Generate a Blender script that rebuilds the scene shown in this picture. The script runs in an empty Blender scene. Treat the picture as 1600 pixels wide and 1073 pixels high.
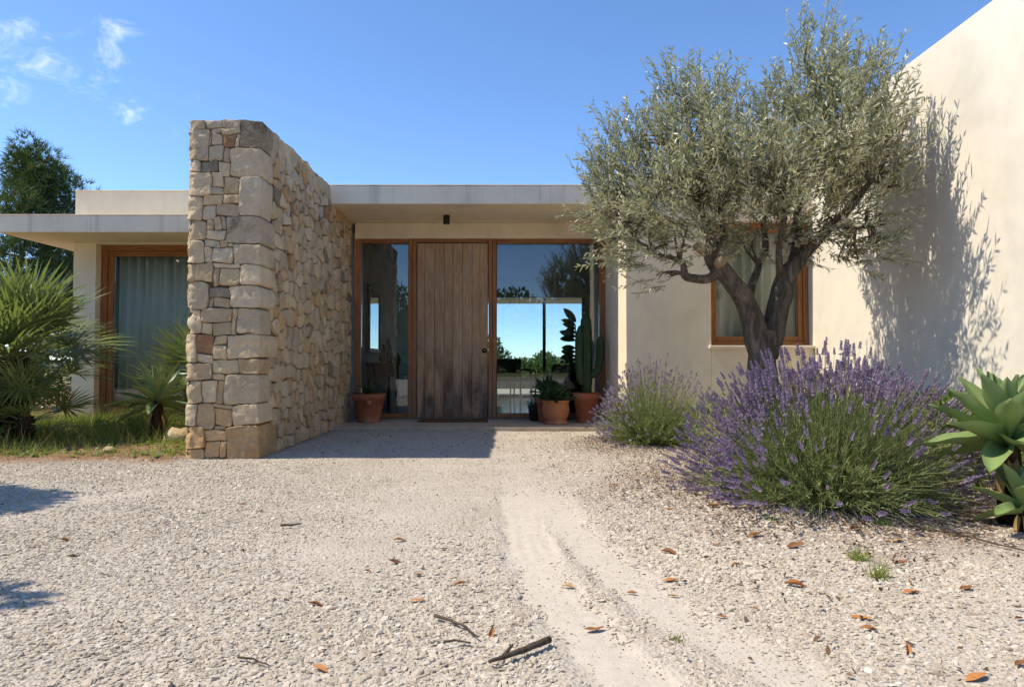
import bpy, math, random
import numpy as np
from mathutils import Vector, Matrix, noise as mnoise

random.seed(7)
R = np.random.default_rng(11)
scene = bpy.context.scene
col = scene.collection
rad = math.radians

# ------------------------------------------------------------------ camera, sky, sun, exposure
EYE, FPX, PITCH = 0.85, 1066.7, rad(1.53)
cam_data = bpy.data.cameras.new("camera")
cam_data.lens, cam_data.sensor_width = 24.0, 36.0
cam_data.clip_start, cam_data.clip_end = 0.05, 3000
cam = bpy.data.objects.new("camera", cam_data)
cam.location = (0, 0, EYE)
cam.rotation_euler = (rad(90) + PITCH, 0, 0)
col.objects.link(cam)
scene.camera = cam

SUN_EL, SUN_BACK = rad(55.8), rad(-2.0)
world = bpy.data.worlds.new("World")
scene.world = world
world.use_nodes = True
wn = world.node_tree
wn.nodes.clear()
w_out = wn.nodes.new("ShaderNodeOutputWorld")
w_bg = wn.nodes.new("ShaderNodeBackground")
w_sky = wn.nodes.new("ShaderNodeTexSky")
w_sky.sky_type = 'NISHITA'
w_sky.sun_disc = False
w_sky.sun_elevation = SUN_EL
w_sky.sun_rotation = rad(270) + SUN_BACK
w_sky.altitude = 1200
w_sky.air_density = 0.75
w_sky.dust_density = 0.05
w_sky.ozone_density = 2.4
w_bg.inputs["Strength"].default_value = 0.118

sun_data = bpy.data.lights.new("sun", 'SUN')
sun_data.energy = 2.55
sun_data.angle = rad(0.53)
sun_data.color = (1.0, 0.91, 0.75)
sun = bpy.data.objects.new("sun", sun_data)
sun_dir = Vector((math.cos(SUN_EL) * math.cos(SUN_BACK), -math.cos(SUN_EL) * math.sin(SUN_BACK), -math.sin(SUN_EL)))
sun.rotation_euler = sun_dir.to_track_quat('-Z', 'Y').to_euler()
sun.location = (-8, 4, 14)
col.objects.link(sun)

scene.view_settings.view_transform = 'Standard'
scene.view_settings.look = 'None'
scene.view_settings.exposure = 1.26
scene.view_settings.gamma = 1.0
scene.view_settings.use_curve_mapping = False
scene.render.engine = 'CYCLES'
scene.cycles.use_denoising = True
scene.cycles.max_bounces = 10
scene.cycles.diffuse_bounces = 5
scene.cycles.transparent_max_bounces = 16
scene.cycles.sample_clamp_indirect = 6.0


def P(px, py, y):
    """place measured in the 1600 px photograph, at y metres in front of the lens -> world point"""
    u, v = (px - 800) / FPX, (536.5 - py) / FPX
    c, s = math.cos(PITCH), math.sin(PITCH)
    fy, fz = c - v * s, s + v * c
    return Vector((u / fy * y, y, EYE + fz / fy * y))


def G(px, py):
    """the same for a point on the ground"""
    u, v = (px - 800) / FPX, (536.5 - py) / FPX
    c, s = math.cos(PITCH), math.sin(PITCH)
    fy, fz = c - v * s, s + v * c
    t = -EYE / fz
    return Vector((u * t, fy * t, 0))


# clouds: thin wisps to the left, thinning out to the right
def wnode(t, **kw):
    n = wn.nodes.new(t)
    for k, v in kw.items():
        setattr(n, k, v)
    return n


w_tc = wnode("ShaderNodeTexCoord")
w_dens = None
for (px, py, r) in ((40, 85, .13), (150, 68, .085), (128, 138, .060), (212, 180, .058), (-150, 120, .16), (-420, 40, .2), (140, 190, .03), (268, 214, .03), (297, 157, .03)):
    d = (P(px, py, 1) - Vector((0, 0, EYE))).normalized()
    vd = wnode("ShaderNodeVectorMath", operation='DISTANCE')
    wn.links.new(w_tc.outputs["Generated"], vd.inputs[0])
    vd.inputs[1].default_value = d
    mr = wnode("ShaderNodeMapRange", interpolation_type='SMOOTHSTEP')
    mr.inputs["From Min"].default_value, mr.inputs["From Max"].default_value = r, 0.0
    mr.inputs["To Max"].default_value = 0.62 if r < .04 else 0.88 if r < .07 else 0.70
    wn.links.new(vd.outputs["Value"], mr.inputs["Value"])
    if w_dens is None:
        w_dens = mr.outputs[0]
    else:
        mx = wnode("ShaderNodeMath", operation='MAXIMUM')
        wn.links.new(w_dens, mx.inputs[0])
        wn.links.new(mr.outputs[0], mx.inputs[1])
        w_dens = mx.outputs[0]
w_n = wnode("ShaderNodeTexNoise")
w_n.inputs["Scale"].default_value, w_n.inputs["Detail"].default_value = 17, 10
w_n.inputs["Roughness"].default_value = 0.66
w_n.inputs["Distortion"].default_value = 0.55
w_map = wnode("ShaderNodeMapping")
w_map.inputs["Scale"].default_value = (1, 1, 1.7)
w_map.inputs["Location"].default_value = (2.3, .4, .8)
wn.links.new(w_tc.outputs["Generated"], w_map.inputs["Vector"])
wn.links.new(w_map.outputs[0], w_n.inputs["Vector"])
w_add = wnode("ShaderNodeMath", operation='MULTIPLY_ADD')
wn.links.new(w_dens, w_add.inputs[0])
w_add.inputs[1].default_value = 0.40
wn.links.new(w_n.outputs["Fac"], w_add.inputs[2])
w_th = wnode("ShaderNodeMapRange", interpolation_type='SMOOTHSTEP')
w_th.inputs["From Min"].default_value, w_th.inputs["From Max"].default_value = 0.72, 1.12
w_th.inputs["To Max"].default_value = 0.8
wn.links.new(w_add.outputs[0], w_th.inputs["Value"])
w_mix = wnode("ShaderNodeMix", data_type='RGBA')
wn.links.new(w_th.outputs[0], w_mix.inputs["Factor"])
w_sat = wnode("ShaderNodeHueSaturation")
w_sat.inputs["Saturation"].default_value = 1.10
wn.links.new(w_sky.outputs[0], w_sat.inputs["Color"])
wn.links.new(w_sat.outputs[0], w_mix.inputs["A"])
w_mix.inputs["B"].default_value = (4.3, 4.7, 5.5, 1)
wn.links.new(w_mix.outputs["Result"], w_bg.inputs["Color"])
wn.links.new(w_bg.outputs[0], w_out.inputs["Surface"])


# ------------------------------------------------------------------ materials
class Mat:
    def __init__(self, name, rough=0.8, spec=0.3):
        self.m = bpy.data.materials.new(name)
        self.m.use_nodes = True
        self.nt = self.m.node_tree
        self.b = self.nt.nodes["Principled BSDF"]
        self.out = self.nt.nodes["Material Output"]
        self.b.inputs["Roughness"].default_value = rough
        self.b.inputs["Specular IOR Level"].default_value = spec
        self._tc = None

    def n(self, t, **kw):
        n = self.nt.nodes.new(t)
        for k, v in kw.items():
            setattr(n, k, v)
        return n

    def l(self, a, b):
        self.nt.links.new(a, b)

    def coord(self, scale=(1, 1, 1)):
        if self._tc is None:
            self._tc = self.n("ShaderNodeTexCoord")
        mp = self.n("ShaderNodeMapping")
        mp.inputs["Scale"].default_value = scale
        self.l(self._tc.outputs["Object"], mp.inputs["Vector"])
        return mp.outputs[0]

    def noise(self, scale, detail=6, rough=0.6, stretch=(1, 1, 1), dist=0.0):
        t = self.n("ShaderNodeTexNoise")
        t.inputs["Scale"].default_value = scale
        t.inputs["Detail"].default_value = detail
        t.inputs["Roughness"].default_value = rough
        t.inputs["Distortion"].default_value = dist
        self.l(self.coord(stretch), t.inputs["Vector"])
        return t.outputs["Fac"]

    def voronoi(self, scale, stretch=(1, 1, 1), feature='F1', out="Distance"):
        t = self.n("ShaderNodeTexVoronoi", feature=feature)
        t.inputs["Scale"].default_value = scale
        self.l(self.coord(stretch), t.inputs["Vector"])
        return t.outputs[out]

    def ramp(self, fac, stops):
        r = self.n("ShaderNodeValToRGB")
        e = r.color_ramp.elements
        while len(e) < len(stops):
            e.new(0.5)
        for i, (p, c) in enumerate(stops):
            e[i].position = p
            e[i].color = (*c, 1) if len(c) == 3 else c
        self.l(fac, r.inputs["Fac"])
        return r.outputs["Color"]

    def rng(self, v, a, b, c=0.0, d=1.0):
        r = self.n("ShaderNodeMapRange")
        for k, x in zip(("From Min", "From Max", "To Min", "To Max"), (a, b, c, d)):
            r.inputs[k].default_value = x
        self.l(v, r.inputs["Value"])
        return r.outputs[0]

    def mix(self, fac, a, b, mode='MIX'):
        m = self.n("ShaderNodeMix", data_type='RGBA', blend_type=mode)
        for v, k in ((fac, "Factor"), (a, "A"), (b, "B")):
            if isinstance(v, (int, float)):
                m.inputs[k].default_value = v
            elif isinstance(v, tuple):
                m.inputs[k].default_value = (*v, 1)
            else:
                self.l(v, m.inputs[k])
        return m.outputs["Result"]

    def math(self, op, a, b=None):
        m = self.n("ShaderNodeMath", operation=op)
        for i, v in enumerate((a, b)):
            if v is None:
                continue
            if isinstance(v, (int, float)):
                m.inputs[i].default_value = v
            else:
                self.l(v, m.inputs[i])
        return m.outputs[0]

    def attr(self, name, out="Color"):
        a = self.n("ShaderNodeAttribute", attribute_name=name)
        return a.outputs[out]

    def base(self, c):
        if isinstance(c, tuple):
            self.b.inputs["Base Color"].default_value = (*c, 1)
        else:
            self.l(c, self.b.inputs["Base Color"])

    def bump(self, h, dist=0.01, strength=1.0):
        b = self.n("ShaderNodeBump")
        b.inputs["Distance"].default_value = dist
        b.inputs["Strength"].default_value = strength
        if self.b.inputs["Normal"].is_linked:
            self.l(self.b.inputs["Normal"].links[0].from_socket, b.inputs["Normal"])
        self.l(h, b.inputs["Height"])
        self.l(b.outputs[0], self.b.inputs["Normal"])

    def translucent(self, color, fac):
        t = self.n("ShaderNodeBsdfTranslucent")
        if isinstance(color, tuple):
            t.inputs["Color"].default_value = (*color, 1)
        else:
            self.l(color, t.inputs["Color"])
        m = self.n("ShaderNodeMixShader")
        m.inputs["Fac"].default_value = fac
        self.l(self.b.outputs[0], m.inputs[1])
        self.l(t.outputs[0], m.inputs[2])
        self.l(m.outputs[0], self.out.inputs["Surface"])


def sc(c, k):
    return tuple(x * k for x in c)


def plaster(name, c, streak=0.0):
    m = Mat(name, 0.9, 0.15)
    n = m.noise(1.3, 8, 0.62)
    cc = m.ramp(n, [(0.3, sc(c, 0.84)), (0.5, c), (0.72, sc(c, 1.08))])
    tr = m.noise(2.6, 9, 0.72, (1, 1, .8), 1.6)
    cc = m.mix(m.rng(tr, .46, .54, 0, .10), cc, sc(c, .80))
    vs = m.noise(5, 5, .6, (1, 1, .10), .2)
    cc = m.mix(m.rng(vs, .52, .8, 0, .30), cc, sc(c, .72))
    f = m.noise(9, 5, 0.6, (1, 1, 0.35))
    cc = m.mix(m.rng(f, .5, .8, 0, .22), cc, sc(c, 0.8))
    sp = m.n("ShaderNodeSeparateXYZ")
    m.l(m.coord(), sp.inputs[0])
    dz = m.math("MULTIPLY", m.rng(sp.outputs["Z"], .55, .0, 0, 1), m.rng(m.noise(7, 7, .7), .38, .66, 0, .6))
    cc = m.mix(dz, cc, sc((c[0], c[1] * .93, c[2] * .85), .55))
    if streak:
        s = m.noise(3.2, 6, 0.7, (1.6, 1.6, 0.06), 0.3)
        cc = m.mix(m.rng(s, .57, .74, 0, streak), cc, (.22, .18, .14))
    m.base(cc)
    m.bump(m.noise(60, 6, 0.65), 0.0015, 0.4)
    m.bump(m.noise(3, 4, 0.5), 0.015, 0.2)
    return m.m


M_wall = plaster("cream_plaster", (.82, .715, .535))
M_tallwall = plaster("tall_wall_plaster", (.76, .69, .575))
M_slab = plaster("slab_plaster", (.84, .72, .56), 0.42)
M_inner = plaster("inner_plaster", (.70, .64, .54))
M_porch = plaster("porch_stone", (.54, .44, .325), 0.0)


def stone_mat():
    m = Mat("rough_limestone", 0.92, 0.12)
    c = m.attr("tint")
    n1 = m.noise(7, 8, 0.65)
    c = m.mix(m.rng(n1, .40, .72, 0, .6), c, m.mix(1.0, c, (.74, .68, .62), 'MULTIPLY'))
    n2 = m.noise(16, 6, 0.7)
    c = m.mix(m.rng(n2, .50, .72, 0, .45), c, (.78, .67, .50))
    n3 = m.noise(4.2, 7, 0.68)
    lich = m.math('MULTIPLY', m.rng(n3, .56, .68, 0, 1), m.rng(m.attr("tint", "Alpha"), 0, 1, .0, 0.9))
    c = m.mix(lich, c, (.085, .068, .052))
    n4 = m.noise(5.5, 5, 0.6, (1, 1, .7))
    c = m.mix(m.rng(n4, .56, .75, 0, .5), c, (.47, .26, .12))
    m.base(c)
    m.bump(m.noise(11, 9, 0.72), 0.05, 1.0)
    m.bump(m.noise(55, 7, 0.72), 0.012, 0.9)
    return m.m


M_stone = stone_mat()
_m = Mat("wall_mortar", 0.95, 0.1)
_m.base(_m.ramp(_m.noise(20), [(.3, (.09, .065, .045)), (.7, (.24, .18, .12))]))
_m.bump(_m.noise(60), 0.01)
M_mortar = _m.m


def wood(name, dark, mid, light, rough=0.55, stretch=(9, 9, .55), spec=0.35, bump=0.002):
    m = Mat(name, rough, spec)
    g = m.noise(6, 9, 0.62, stretch, 0.6)
    c = m.ramp(g, [(.28, dark), (.5, mid), (.72, light)])
    f = m.noise(40, 5, 0.6, (stretch[0] * .5, stretch[1] * .5, stretch[2] * .3))
    c = m.mix(m.rng(f, .5, .75, 0, .4), c, dark)
    m.base(c)
    m.bump(g, bump, 0.7)
    return m


M_frame_b = wood("stained_timber", (.17, .062, .018), (.31, .125, .038), (.42, .18, .058))
_c = M_frame_b.b.inputs["Base Color"].links[0].from_socket
_s = M_frame_b.n("ShaderNodeSeparateXYZ")
M_frame_b.l(M_frame_b.coord(), _s.inputs[0])
_w = M_frame_b.math("ADD", M_frame_b.rng(_s.outputs["Z"], 1.5, .1, 0, .75), M_frame_b.rng(M_frame_b.noise(3, 6, .65, (3, 3, 1)), .4, .7, -.35, .2))
M_frame_b.base(M_frame_b.mix(M_frame_b.math("MINIMUM", M_frame_b.math("MAXIMUM", _w, 0), .7), _c, (.21, .155, .105)))
M_frame = M_frame_b.m
M_frame_h = wood("stained_timber_rail", (.17, .062, .018), (.31, .125, .038), (.42, .18, .058), stretch=(.55, 9, 9)).m



def plank_mat():
    m = Mat("weathered_oak", 0.78, 0.2)
    rnd = m.n("ShaderNodeObjectInfo").outputs["Random"]
    off = m.n("ShaderNodeCombineXYZ")
    m.l(m.math('MULTIPLY', rnd, 37.0), off.inputs["X"])
    m.l(m.math('MULTIPLY', rnd, 11.0), off.inputs["Z"])
    tc = m.n("ShaderNodeTexCoord")
    va = m.n("ShaderNodeVectorMath", operation='ADD')
    m.l(tc.outputs["Object"], va.inputs[0])
    m.l(off.outputs[0], va.inputs[1])

    def nz(scale, stretch, det=8, dist=0.0, ro=.62):
        mp = m.n("ShaderNodeMapping")
        mp.inputs["Scale"].default_value = stretch
        m.l(va.outputs[0], mp.inputs["Vector"])
        t = m.n("ShaderNodeTexNoise")
        t.inputs["Scale"].default_value, t.inputs["Detail"].default_value = scale, det
        t.inputs["Distortion"].default_value, t.inputs["Roughness"].default_value = dist, ro
        m.l(mp.outputs[0], t.inputs["Vector"])
        return t.outputs["Fac"]
    g = nz(5, (8, 8, .45), 9, 1.4)
    c = m.ramp(g, [(.26, (.28, .165, .082)), (.48, (.49, .32, .18)), (.72, (.66, .465, .29))])
    c = m.mix(m.rng(rnd, 0, 1, .0, .38), c, (.36, .21, .105))
    fine = nz(30, (6, 6, .25), 6)
    c = m.mix(m.rng(fine, .48, .72, 0, .5), c, (.17, .10, .054))
    # weather staining at the foot of the boards and in blotches
    sep = m.n("ShaderNodeSeparateXYZ")
    m.l(tc.outputs["Object"], sep.inputs[0])
    low = m.rng(sep.outputs["Z"], 1.15, .05, 0, 1)
    blot = nz(2.4, (2.0, 2.0, .7), 7, .6, .68)
    st = m.math('MULTIPLY', m.rng(blot, .36, .58, 0, 1), m.math('ADD', m.math('MULTIPLY', low, 1.1), .22))
    c = m.mix(m.math('MINIMUM', st, .80), c, (.065, .050, .040))
    gry = nz(3.1, (3, 3, .6), 6)
    c = m.mix(m.rng(gry, .46, .72, 0, .55), c, (.44, .37, .295))
    m.base(c)
    m.bump(g, 0.004, 0.6)
    m.bump(fine, 0.002, 0.6)
    return m.m


M_plank = plank_mat()


def simple(name, c, rough=0.6, spec=0.3, var=0.25, scale=12, bump=0.0, metal=0.0):
    m = Mat(name, rough, spec)
    m.base(m.ramp(m.noise(scale), [(.3, sc(c, 1 - var)), (.7, sc(c, 1 + var))]))
    m.b.inputs["Metallic"].default_value = metal
    if bump:
        m.bump(m.noise(scale * 4), bump, 0.6)
    return m.m


M_black = simple("black_metal", (.012, .011, .010), 0.45, 0.4, .2)
M_steel = simple("grey_aluminium", (.20, .175, .15), 0.5, 0.4, .15)
M_mat = simple("coir", (.16, .075, .028), 0.95, 0.05, .4, 60, 0.006)
M_soil = simple("potting_soil", (.05, .035, .022), 0.95, 0.1, .4, 40, 0.01)
M_floor = simple("polished_floor", (.42, .39, .35), 0.12, 0.5, .08, 3)
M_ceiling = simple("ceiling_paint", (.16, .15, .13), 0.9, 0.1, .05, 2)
M_dark = simple("dark_lacquer", (.025, .022, .019), 0.4, 0.4, .2)
M_fabric = simple("charcoal_fabric", (.028, .029, .034), 0.9, 0.1, .3, 50, 0.003)
M_wicker = simple("green_grey_wicker", (.06, .062, .036), 0.8, 0.2, .35, 60, 0.003)
M_walnut = wood("walnut", (.06, .032, .016), (.10, .055, .028), (.15, .085, .045)).m
M_ceramic = simple("brown_ceramic", (.12, .10, .08), 0.35, 0.5, .2)
M_bulb = simple("lamp_lens", (.5, .5, .48), 0.3, 0.5, .02)


def terracotta(name, c):
    m = Mat(name, 0.85, 0.15)
    n = m.noise(5, 7, 0.65)
    cc = m.ramp(n, [(.3, sc(c, .78)), (.55, c), (.78, sc(c, 1.2))])
    cc = m.mix(m.rng(m.noise(3, 5, .7, (1, 1, 2)), .50, .75, 0, .5), cc, (.56, .42, .33))
    m.base(cc)
    m.bump(m.noise(50), 0.002, 0.5)
    return m.m


M_terra = terracotta("terracotta", (.37, .125, .06))
M_terra2 = terracotta("pale_terracotta", (.47, .19, .09))


def glass(name, tint, refl):
    m = bpy.data.materials.new(name)
    m.use_nodes = True
    nt = m.node_tree
    nt.nodes.clear()
    out = nt.nodes.new("ShaderNodeOutputMaterial")
    mx = nt.nodes.new("ShaderNodeMixShader")
    tr = nt.nodes.new("ShaderNodeBsdfTransparent")
    gl = nt.nodes.new("ShaderNodeBsdfGlossy")
    fr = nt.nodes.new("ShaderNodeFresnel")
    fr.inputs["IOR"].default_value = refl
    tr.inputs["Color"].default_value = (*tint, 1)
    gl.inputs["Roughness"].default_value = 0.0
    gl.inputs["Color"].default_value = (.95, .97, .98, 1)
    nt.links.new(fr.outputs[0], mx.inputs["Fac"])
    nt.links.new(tr.outputs[0], mx.inputs[1])
    nt.links.new(gl.outputs[0], mx.inputs[2])
    nt.links.new(mx.outputs[0], out.inputs["Surface"])
    return m


M_glass = glass("coated_glass", (.77, .82, .845), 1.8)
M_glass_left = glass("plain_glass", (.98, .985, .975), 1.5)
M_glass_back = glass("clear_glass", (.90, .96, .98), 1.35)
M_mirror = Mat("mirror_glass", 0.02, 0.5)
M_mirror.base((.55, .6, .6))
M_mirror.b.inputs["Metallic"].default_value = 1.0
M_mirror = M_mirror.m

_m = Mat("sheer_curtain", 0.9, 0.1)
_m.base(_m.ramp(_m.noise(14, 4, .5, (6, 6, .2)), [(.3, (.74, .80, .69)), (.7, (.82, .87, .76))]))
_m.translucent((.7, .75, .65), 0.12)
M_curtain = _m.m


def leaf_mat(name, top, under, rough=0.5, spec=0.35, trans=0.25, var=0.35, tcol=None, bump=False):
    m = Mat(name, rough, spec)
    v = m.attr("shade", "Fac")
    hi, lo = sc(top, 1 + var), sc(top, 1 - var)
    ct = m.mix(v, lo, hi)
    uh, ul = sc(under, 1 + var * .6), sc(under, 1 - var * .6)
    cu = m.mix(v, ul, uh)
    g = m.n("ShaderNodeNewGeometry")
    c = m.mix(g.outputs["Backfacing"], ct, cu)
    m.base(c)
    if trans:
        m.translucent(tcol or sc(top, 1.5), trans)
    return m.m


M_olive = leaf_mat("olive_leaf", (.31, .31, .175), (.52, .51, .385), .40, .45, .28, .42, (.36, .37, .13))
M_lavleaf = leaf_mat("lavender_leaf", (.31, .365, .14), (.33, .385, .19), .6, .25, .36, .45, (.30, .36, .09))
M_lavstem = leaf_mat("lavender_stem", (.27, .30, .125), (.27, .30, .125), .6, .2, .2, .4)
M_lavflower = leaf_mat("lavender_flower", (.37, .30, .38), (.30, .24, .33), .85, .1, .15, .55, (.32, .22, .42))
M_lavpale = leaf_mat("faded_lavender_flower", (.33, .27, .35), (.35, .29, .37), .85, .1, .15, .4, (.4, .32, .45))
M_palm = leaf_mat("palm_leaf", (.175, .22, .065), (.20, .24, .095), .33, .6, .34, .4, (.20, .26, .05))
M_agave = Mat("agave_leaf", 0.42, 0.4)
_g = M_agave
_c = _g.ramp(_g.noise(6, 4, .5), [(.3, (.185, .275, .085)), (.7, (.27, .355, .13))])
_c = _g.mix(_g.rng(_g.attr("edge", "Fac"), .78, 1.0, 0, .8), _c, (.30, .33, .10))
_c = _g.mix(_g.rng(_g.noise(14, 6, .7), .5, .75, 0, .4), _c, (.33, .37, .22))
_g.base(_c)
_g.translucent((.2, .34, .04), .14)
M_agave = _g.m
M_agave2 = Mat("dark_agave_leaf", 0.45, 0.4)
_g = M_agave2
_c = _g.ramp(_g.noise(6, 4, .5), [(.3, (.15, .215, .075)), (.7, (.22, .285, .12))])
_c = _g.mix(_g.rng(_g.attr("edge", "Fac"), .8, 1.0, 0, .8), _c, (.26, .30, .12))
_g.base(_c)
_g.translucent((.16, .28, .04), .12)
M_agave2 = _g.m
M_agave_dry = simple("dry_agave_leaf", (.33, .22, .09), .8, .1, .35, 9)
M_grass = leaf_mat("grass", (.22, .26, .055), (.23, .27, .07), .55, .25, .38, .6, (.32, .40, .06))
M_drygrass = leaf_mat("dry_grass", (.30, .24, .11), (.30, .24, .11), .8, .1, .2, .4)
M_weed = leaf_mat("weed_leaf", (.17, .235, .06), (.19, .25, .08), .5, .3, .3, .5, (.22, .34, .04))
M_pine = leaf_mat("pine_needles", (.075, .11, .03), (.085, .12, .04), .55, .25, .22, .55, (.10, .15, .02))
M_bush = leaf_mat("bush_leaf", (.10, .15, .035), (.13, .18, .06), .5, .3, .3, .5, (.25, .33, .05))
M_broad = leaf_mat("broad_leaf", (.035, .075, .02), (.05, .09, .03), .32, .5, .2, .35, (.12, .2, .03))
M_cactus = simple("cactus_skin", (.026, .052, .016), .5, .35, .3, 14, 0.003)


def bark(name, a, b, c, sc_=9, bumpd=0.03):
    m = Mat(name, 0.95, 0.08)
    r = m.noise(sc_, 9, 0.68, (1.6, 1.6, .33), 1.1)
    k = m.ramp(r, [(.3, a), (.52, b), (.75, c)])
    m.base(k)
    m.bump(r, bumpd, 1.0)
    m.bump(m.noise(sc_ * 5, 6, .65, (1.5, 1.5, .5)), 0.008, 0.8)
    return m.m


M_bark = bark("olive_bark", (.055, .043, .032), (.22, .175, .13), (.44, .365, .28), 11, .10)
M_twig = bark("olive_branch", (.07, .058, .04), (.14, .118, .082), (.21, .185, .135), 20, .01)
M_cut = simple("cut_wood", (.36, .26, .15), .85, .1, .25, 30)
M_pinebark = bark("pine_bark", (.04, .028, .02), (.10, .07, .05), (.16, .12, .09), 5)
M_fibre = bark("palm_fibre", (.018, .011, .007), (.05, .032, .018), (.10, .068, .036), 14)

# ------------------------------------------------------------------ mesh helpers
ORIGIN = {}


def link(o, parent):
    col.objects.link(o)
    if parent is not None:
        o.parent = parent


def empty(name, loc, label=None, cat=None, group=None):
    o = bpy.data.objects.new(name, None)
    o.empty_display_size = .1
    o.location = loc
    col.objects.link(o)
    ORIGIN[o] = Vector(loc)
    tag(o, label, cat, group)
    return o


def tag(o, label=None, cat=None, group=None, kind=None):
    if label:
        o["label"] = label
    if cat:
        o["category"] = cat
    if group:
        o["group"] = group
    if kind:
        o["kind"] = kind
    return o


def fast(name, V, F, mat, parent=None, smooth=False, shade=None, local=False, uni=None):
    """V (n,3) array, F (m,k) int array -> one mesh object"""
    V = np.asarray(V, dtype=np.float32).reshape(-1, 3)
    F = np.asarray(F, dtype=np.int32)
    org = ORIGIN.get(parent, Vector((0, 0, 0))) if parent is not None else Vector((0, 0, 0))
    if not local and parent is not None:
        V = V - np.array(org, dtype=np.float32)
    me = bpy.data.meshes.new(name)
    k = F.shape[1]
    me.vertices.add(len(V))
    me.vertices.foreach_set("co", V.ravel())
    me.loops.add(F.size)
    me.loops.foreach_set("vertex_index", F.ravel())
    me.polygons.add(len(F))
    me.polygons.foreach_set("loop_start", np.arange(0, F.size, k, dtype=np.int32))
    me.update(calc_edges=True)
    if smooth:
        me.polygons.foreach_set("use_smooth", np.ones(len(F), dtype=bool))
    if shade is not None:
        a = me.attributes.new("shade", 'FLOAT', 'POINT')
        a.data.foreach_set("value", np.asarray(shade, dtype=np.float32))
    me.materials.append(mat)
    o = bpy.data.objects.new(name, me)
    link(o, parent)
    if parent is not None:
        ORIGIN[o] = Vector(org)
    return o


class MB:
    def __init__(self):
        self.v, self.f, self.sm = [], [], []

    def add(self, vs, fs, smooth=False):
        k = len(self.v)
        self.v += [tuple(p) for p in vs]
        self.f += [tuple(i + k for i in f) for f in fs]
        self.sm += [smooth] * len(fs)
        return self

    def box(self, x0, x1, y0, y1, z0, z1, bev=0.0):
        if bev <= 0:
            vs = [(x, y, z) for z in (z0, z1) for y in (y0, y1) for x in (x0, x1)]
            fs = [(0, 2, 3, 1), (4, 5, 7, 6), (0, 1, 5, 4), (2, 6, 7, 3), (0, 4, 6, 2), (1, 3, 7, 5)]
            return self.add(vs, fs)
        b = min(bev, (x1 - x0) * .45, (y1 - y0) * .45, (z1 - z0) * .45)
        import itertools
        c = ((x0, x1), (y0, y1), (z0, z1))
        vs, idx = [], {}
        for s in itertools.product((0, 1), repeat=3):
            for a in range(3):
                p = [c[i][s[i]] for i in range(3)]
                for i in range(3):
                    if i != a:
                        p[i] += b if s[i] == 0 else -b
                idx[s, a] = len(vs)
                vs.append(tuple(p))
        fs = []
        for a in range(3):
            o1, o2 = [i for i in range(3) if i != a]
            for s in (0, 1):
                q = []
                for (i, j) in ((0, 0), (1, 0), (1, 1), (0, 1)):
                    t = [0, 0, 0]
                    t[a], t[o1], t[o2] = s, i, j
                    q.append(idx[tuple(t), a])
                flip = (s == 0) ^ (a == 1)
                fs.append(tuple(q[::-1]) if flip else tuple(q))
            # edges running along axis a
            for i in (0, 1):
                for j in (0, 1):
                    t0, t1 = [0, 0, 0], [0, 0, 0]
                    t0[o1] = t1[o1] = i
                    t0[o2] = t1[o2] = j
                    t1[a] = 1
                    q = (idx[tuple(t0), o1], idx[tuple(t1), o1], idx[tuple(t1), o2], idx[tuple(t0), o2])
                    flip = (i ^ j) ^ (a == 1)
                    fs.append(q if flip else q[::-1])
        for s in itertools.product((0, 1), repeat=3):
            t = (idx[s, 0], idx[s, 1], idx[s, 2])
            fs.append(t if sum(s) % 2 else t[::-1])
        return self.add(vs, fs)

    def tube(self, pts, radii, sides=8, cap=True, jitter=0.0):
        pts = [Vector(p) for p in pts]
        n = len(pts)
        if isinstance(radii, (int, float)):
            radii = [radii] * n
        t = (pts[1] - pts[0]).normalized()
        a = Vector((0, 0, 1)) if abs(t.z) < .9 else Vector((1, 0, 0))
        u = t.cross(a).normalized()
        vs, fs = [], []
        for i in range(n):
            t = (pts[min(i + 1, n - 1)] - pts[max(i - 1, 0)]).normalized()
            u = (u - t * u.dot(t)).normalized()
            w = t.cross(u)
            for k in range(sides):
                an = 2 * math.pi * k / sides
                d = u * math.cos(an) + w * math.sin(an)
                r = radii[i]
                if jitter:
                    r *= 1 + jitter * (mnoise.noise((pts[i] + d * r) * 7) + .6 * mnoise.noise(Vector((math.cos(an) * 2.2, math.sin(an) * 2.2, pts[i].z * 2))))
                vs.append(pts[i] + d * r)
        for i in range(n - 1):
            for k in range(sides):
                k2 = (k + 1) % sides
                fs.append((i * sides + k, i * sides + k2, (i + 1) * sides + k2, (i + 1) * sides + k))
        if cap:
            fs.append(tuple(range(sides))[::-1])
            fs.append(tuple((n - 1) * sides + k for k in range(sides)))
        return self.add(vs, fs, True)

    def lathe(self, prof, cx, cy, cz, seg=28, wob=0.0):
        vs, fs = [], []
        m = len(prof)
        for k in range(seg):
            a = 2 * math.pi * k / seg
            for (r, z) in prof:
                rr = r * (1 + wob * math.sin(2 * a + 1) + wob * .5 * math.sin(3 * a))
                vs.append((cx + rr * math.cos(a), cy + rr * math.sin(a), cz + z))
        for k in range(seg):
            k2 = (k + 1) % seg
            for i in range(m - 1):
                fs.append((k * m + i, k2 * m + i, k2 * m + i + 1, k * m + i + 1))
        return self.add(vs, fs, True)

    def build(self, name, mat, parent=None, local=False):
        org = ORIGIN.get(parent, Vector((0, 0, 0))) if parent is not None else Vector((0, 0, 0))
        me = bpy.data.meshes.new(name)
        vs = self.v if (local or parent is None) else [(x - org.x, y - org.y, z - org.z) for x, y, z in self.v]
        me.from_pydata(vs, [], self.f)
        me.polygons.foreach_set("use_smooth", self.sm)
        me.update()
        me.materials.append(mat)
        o = bpy.data.objects.new(name, me)
        link(o, parent)
        if parent is not None:
            ORIGIN[o] = Vector(org)
        return o


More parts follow.
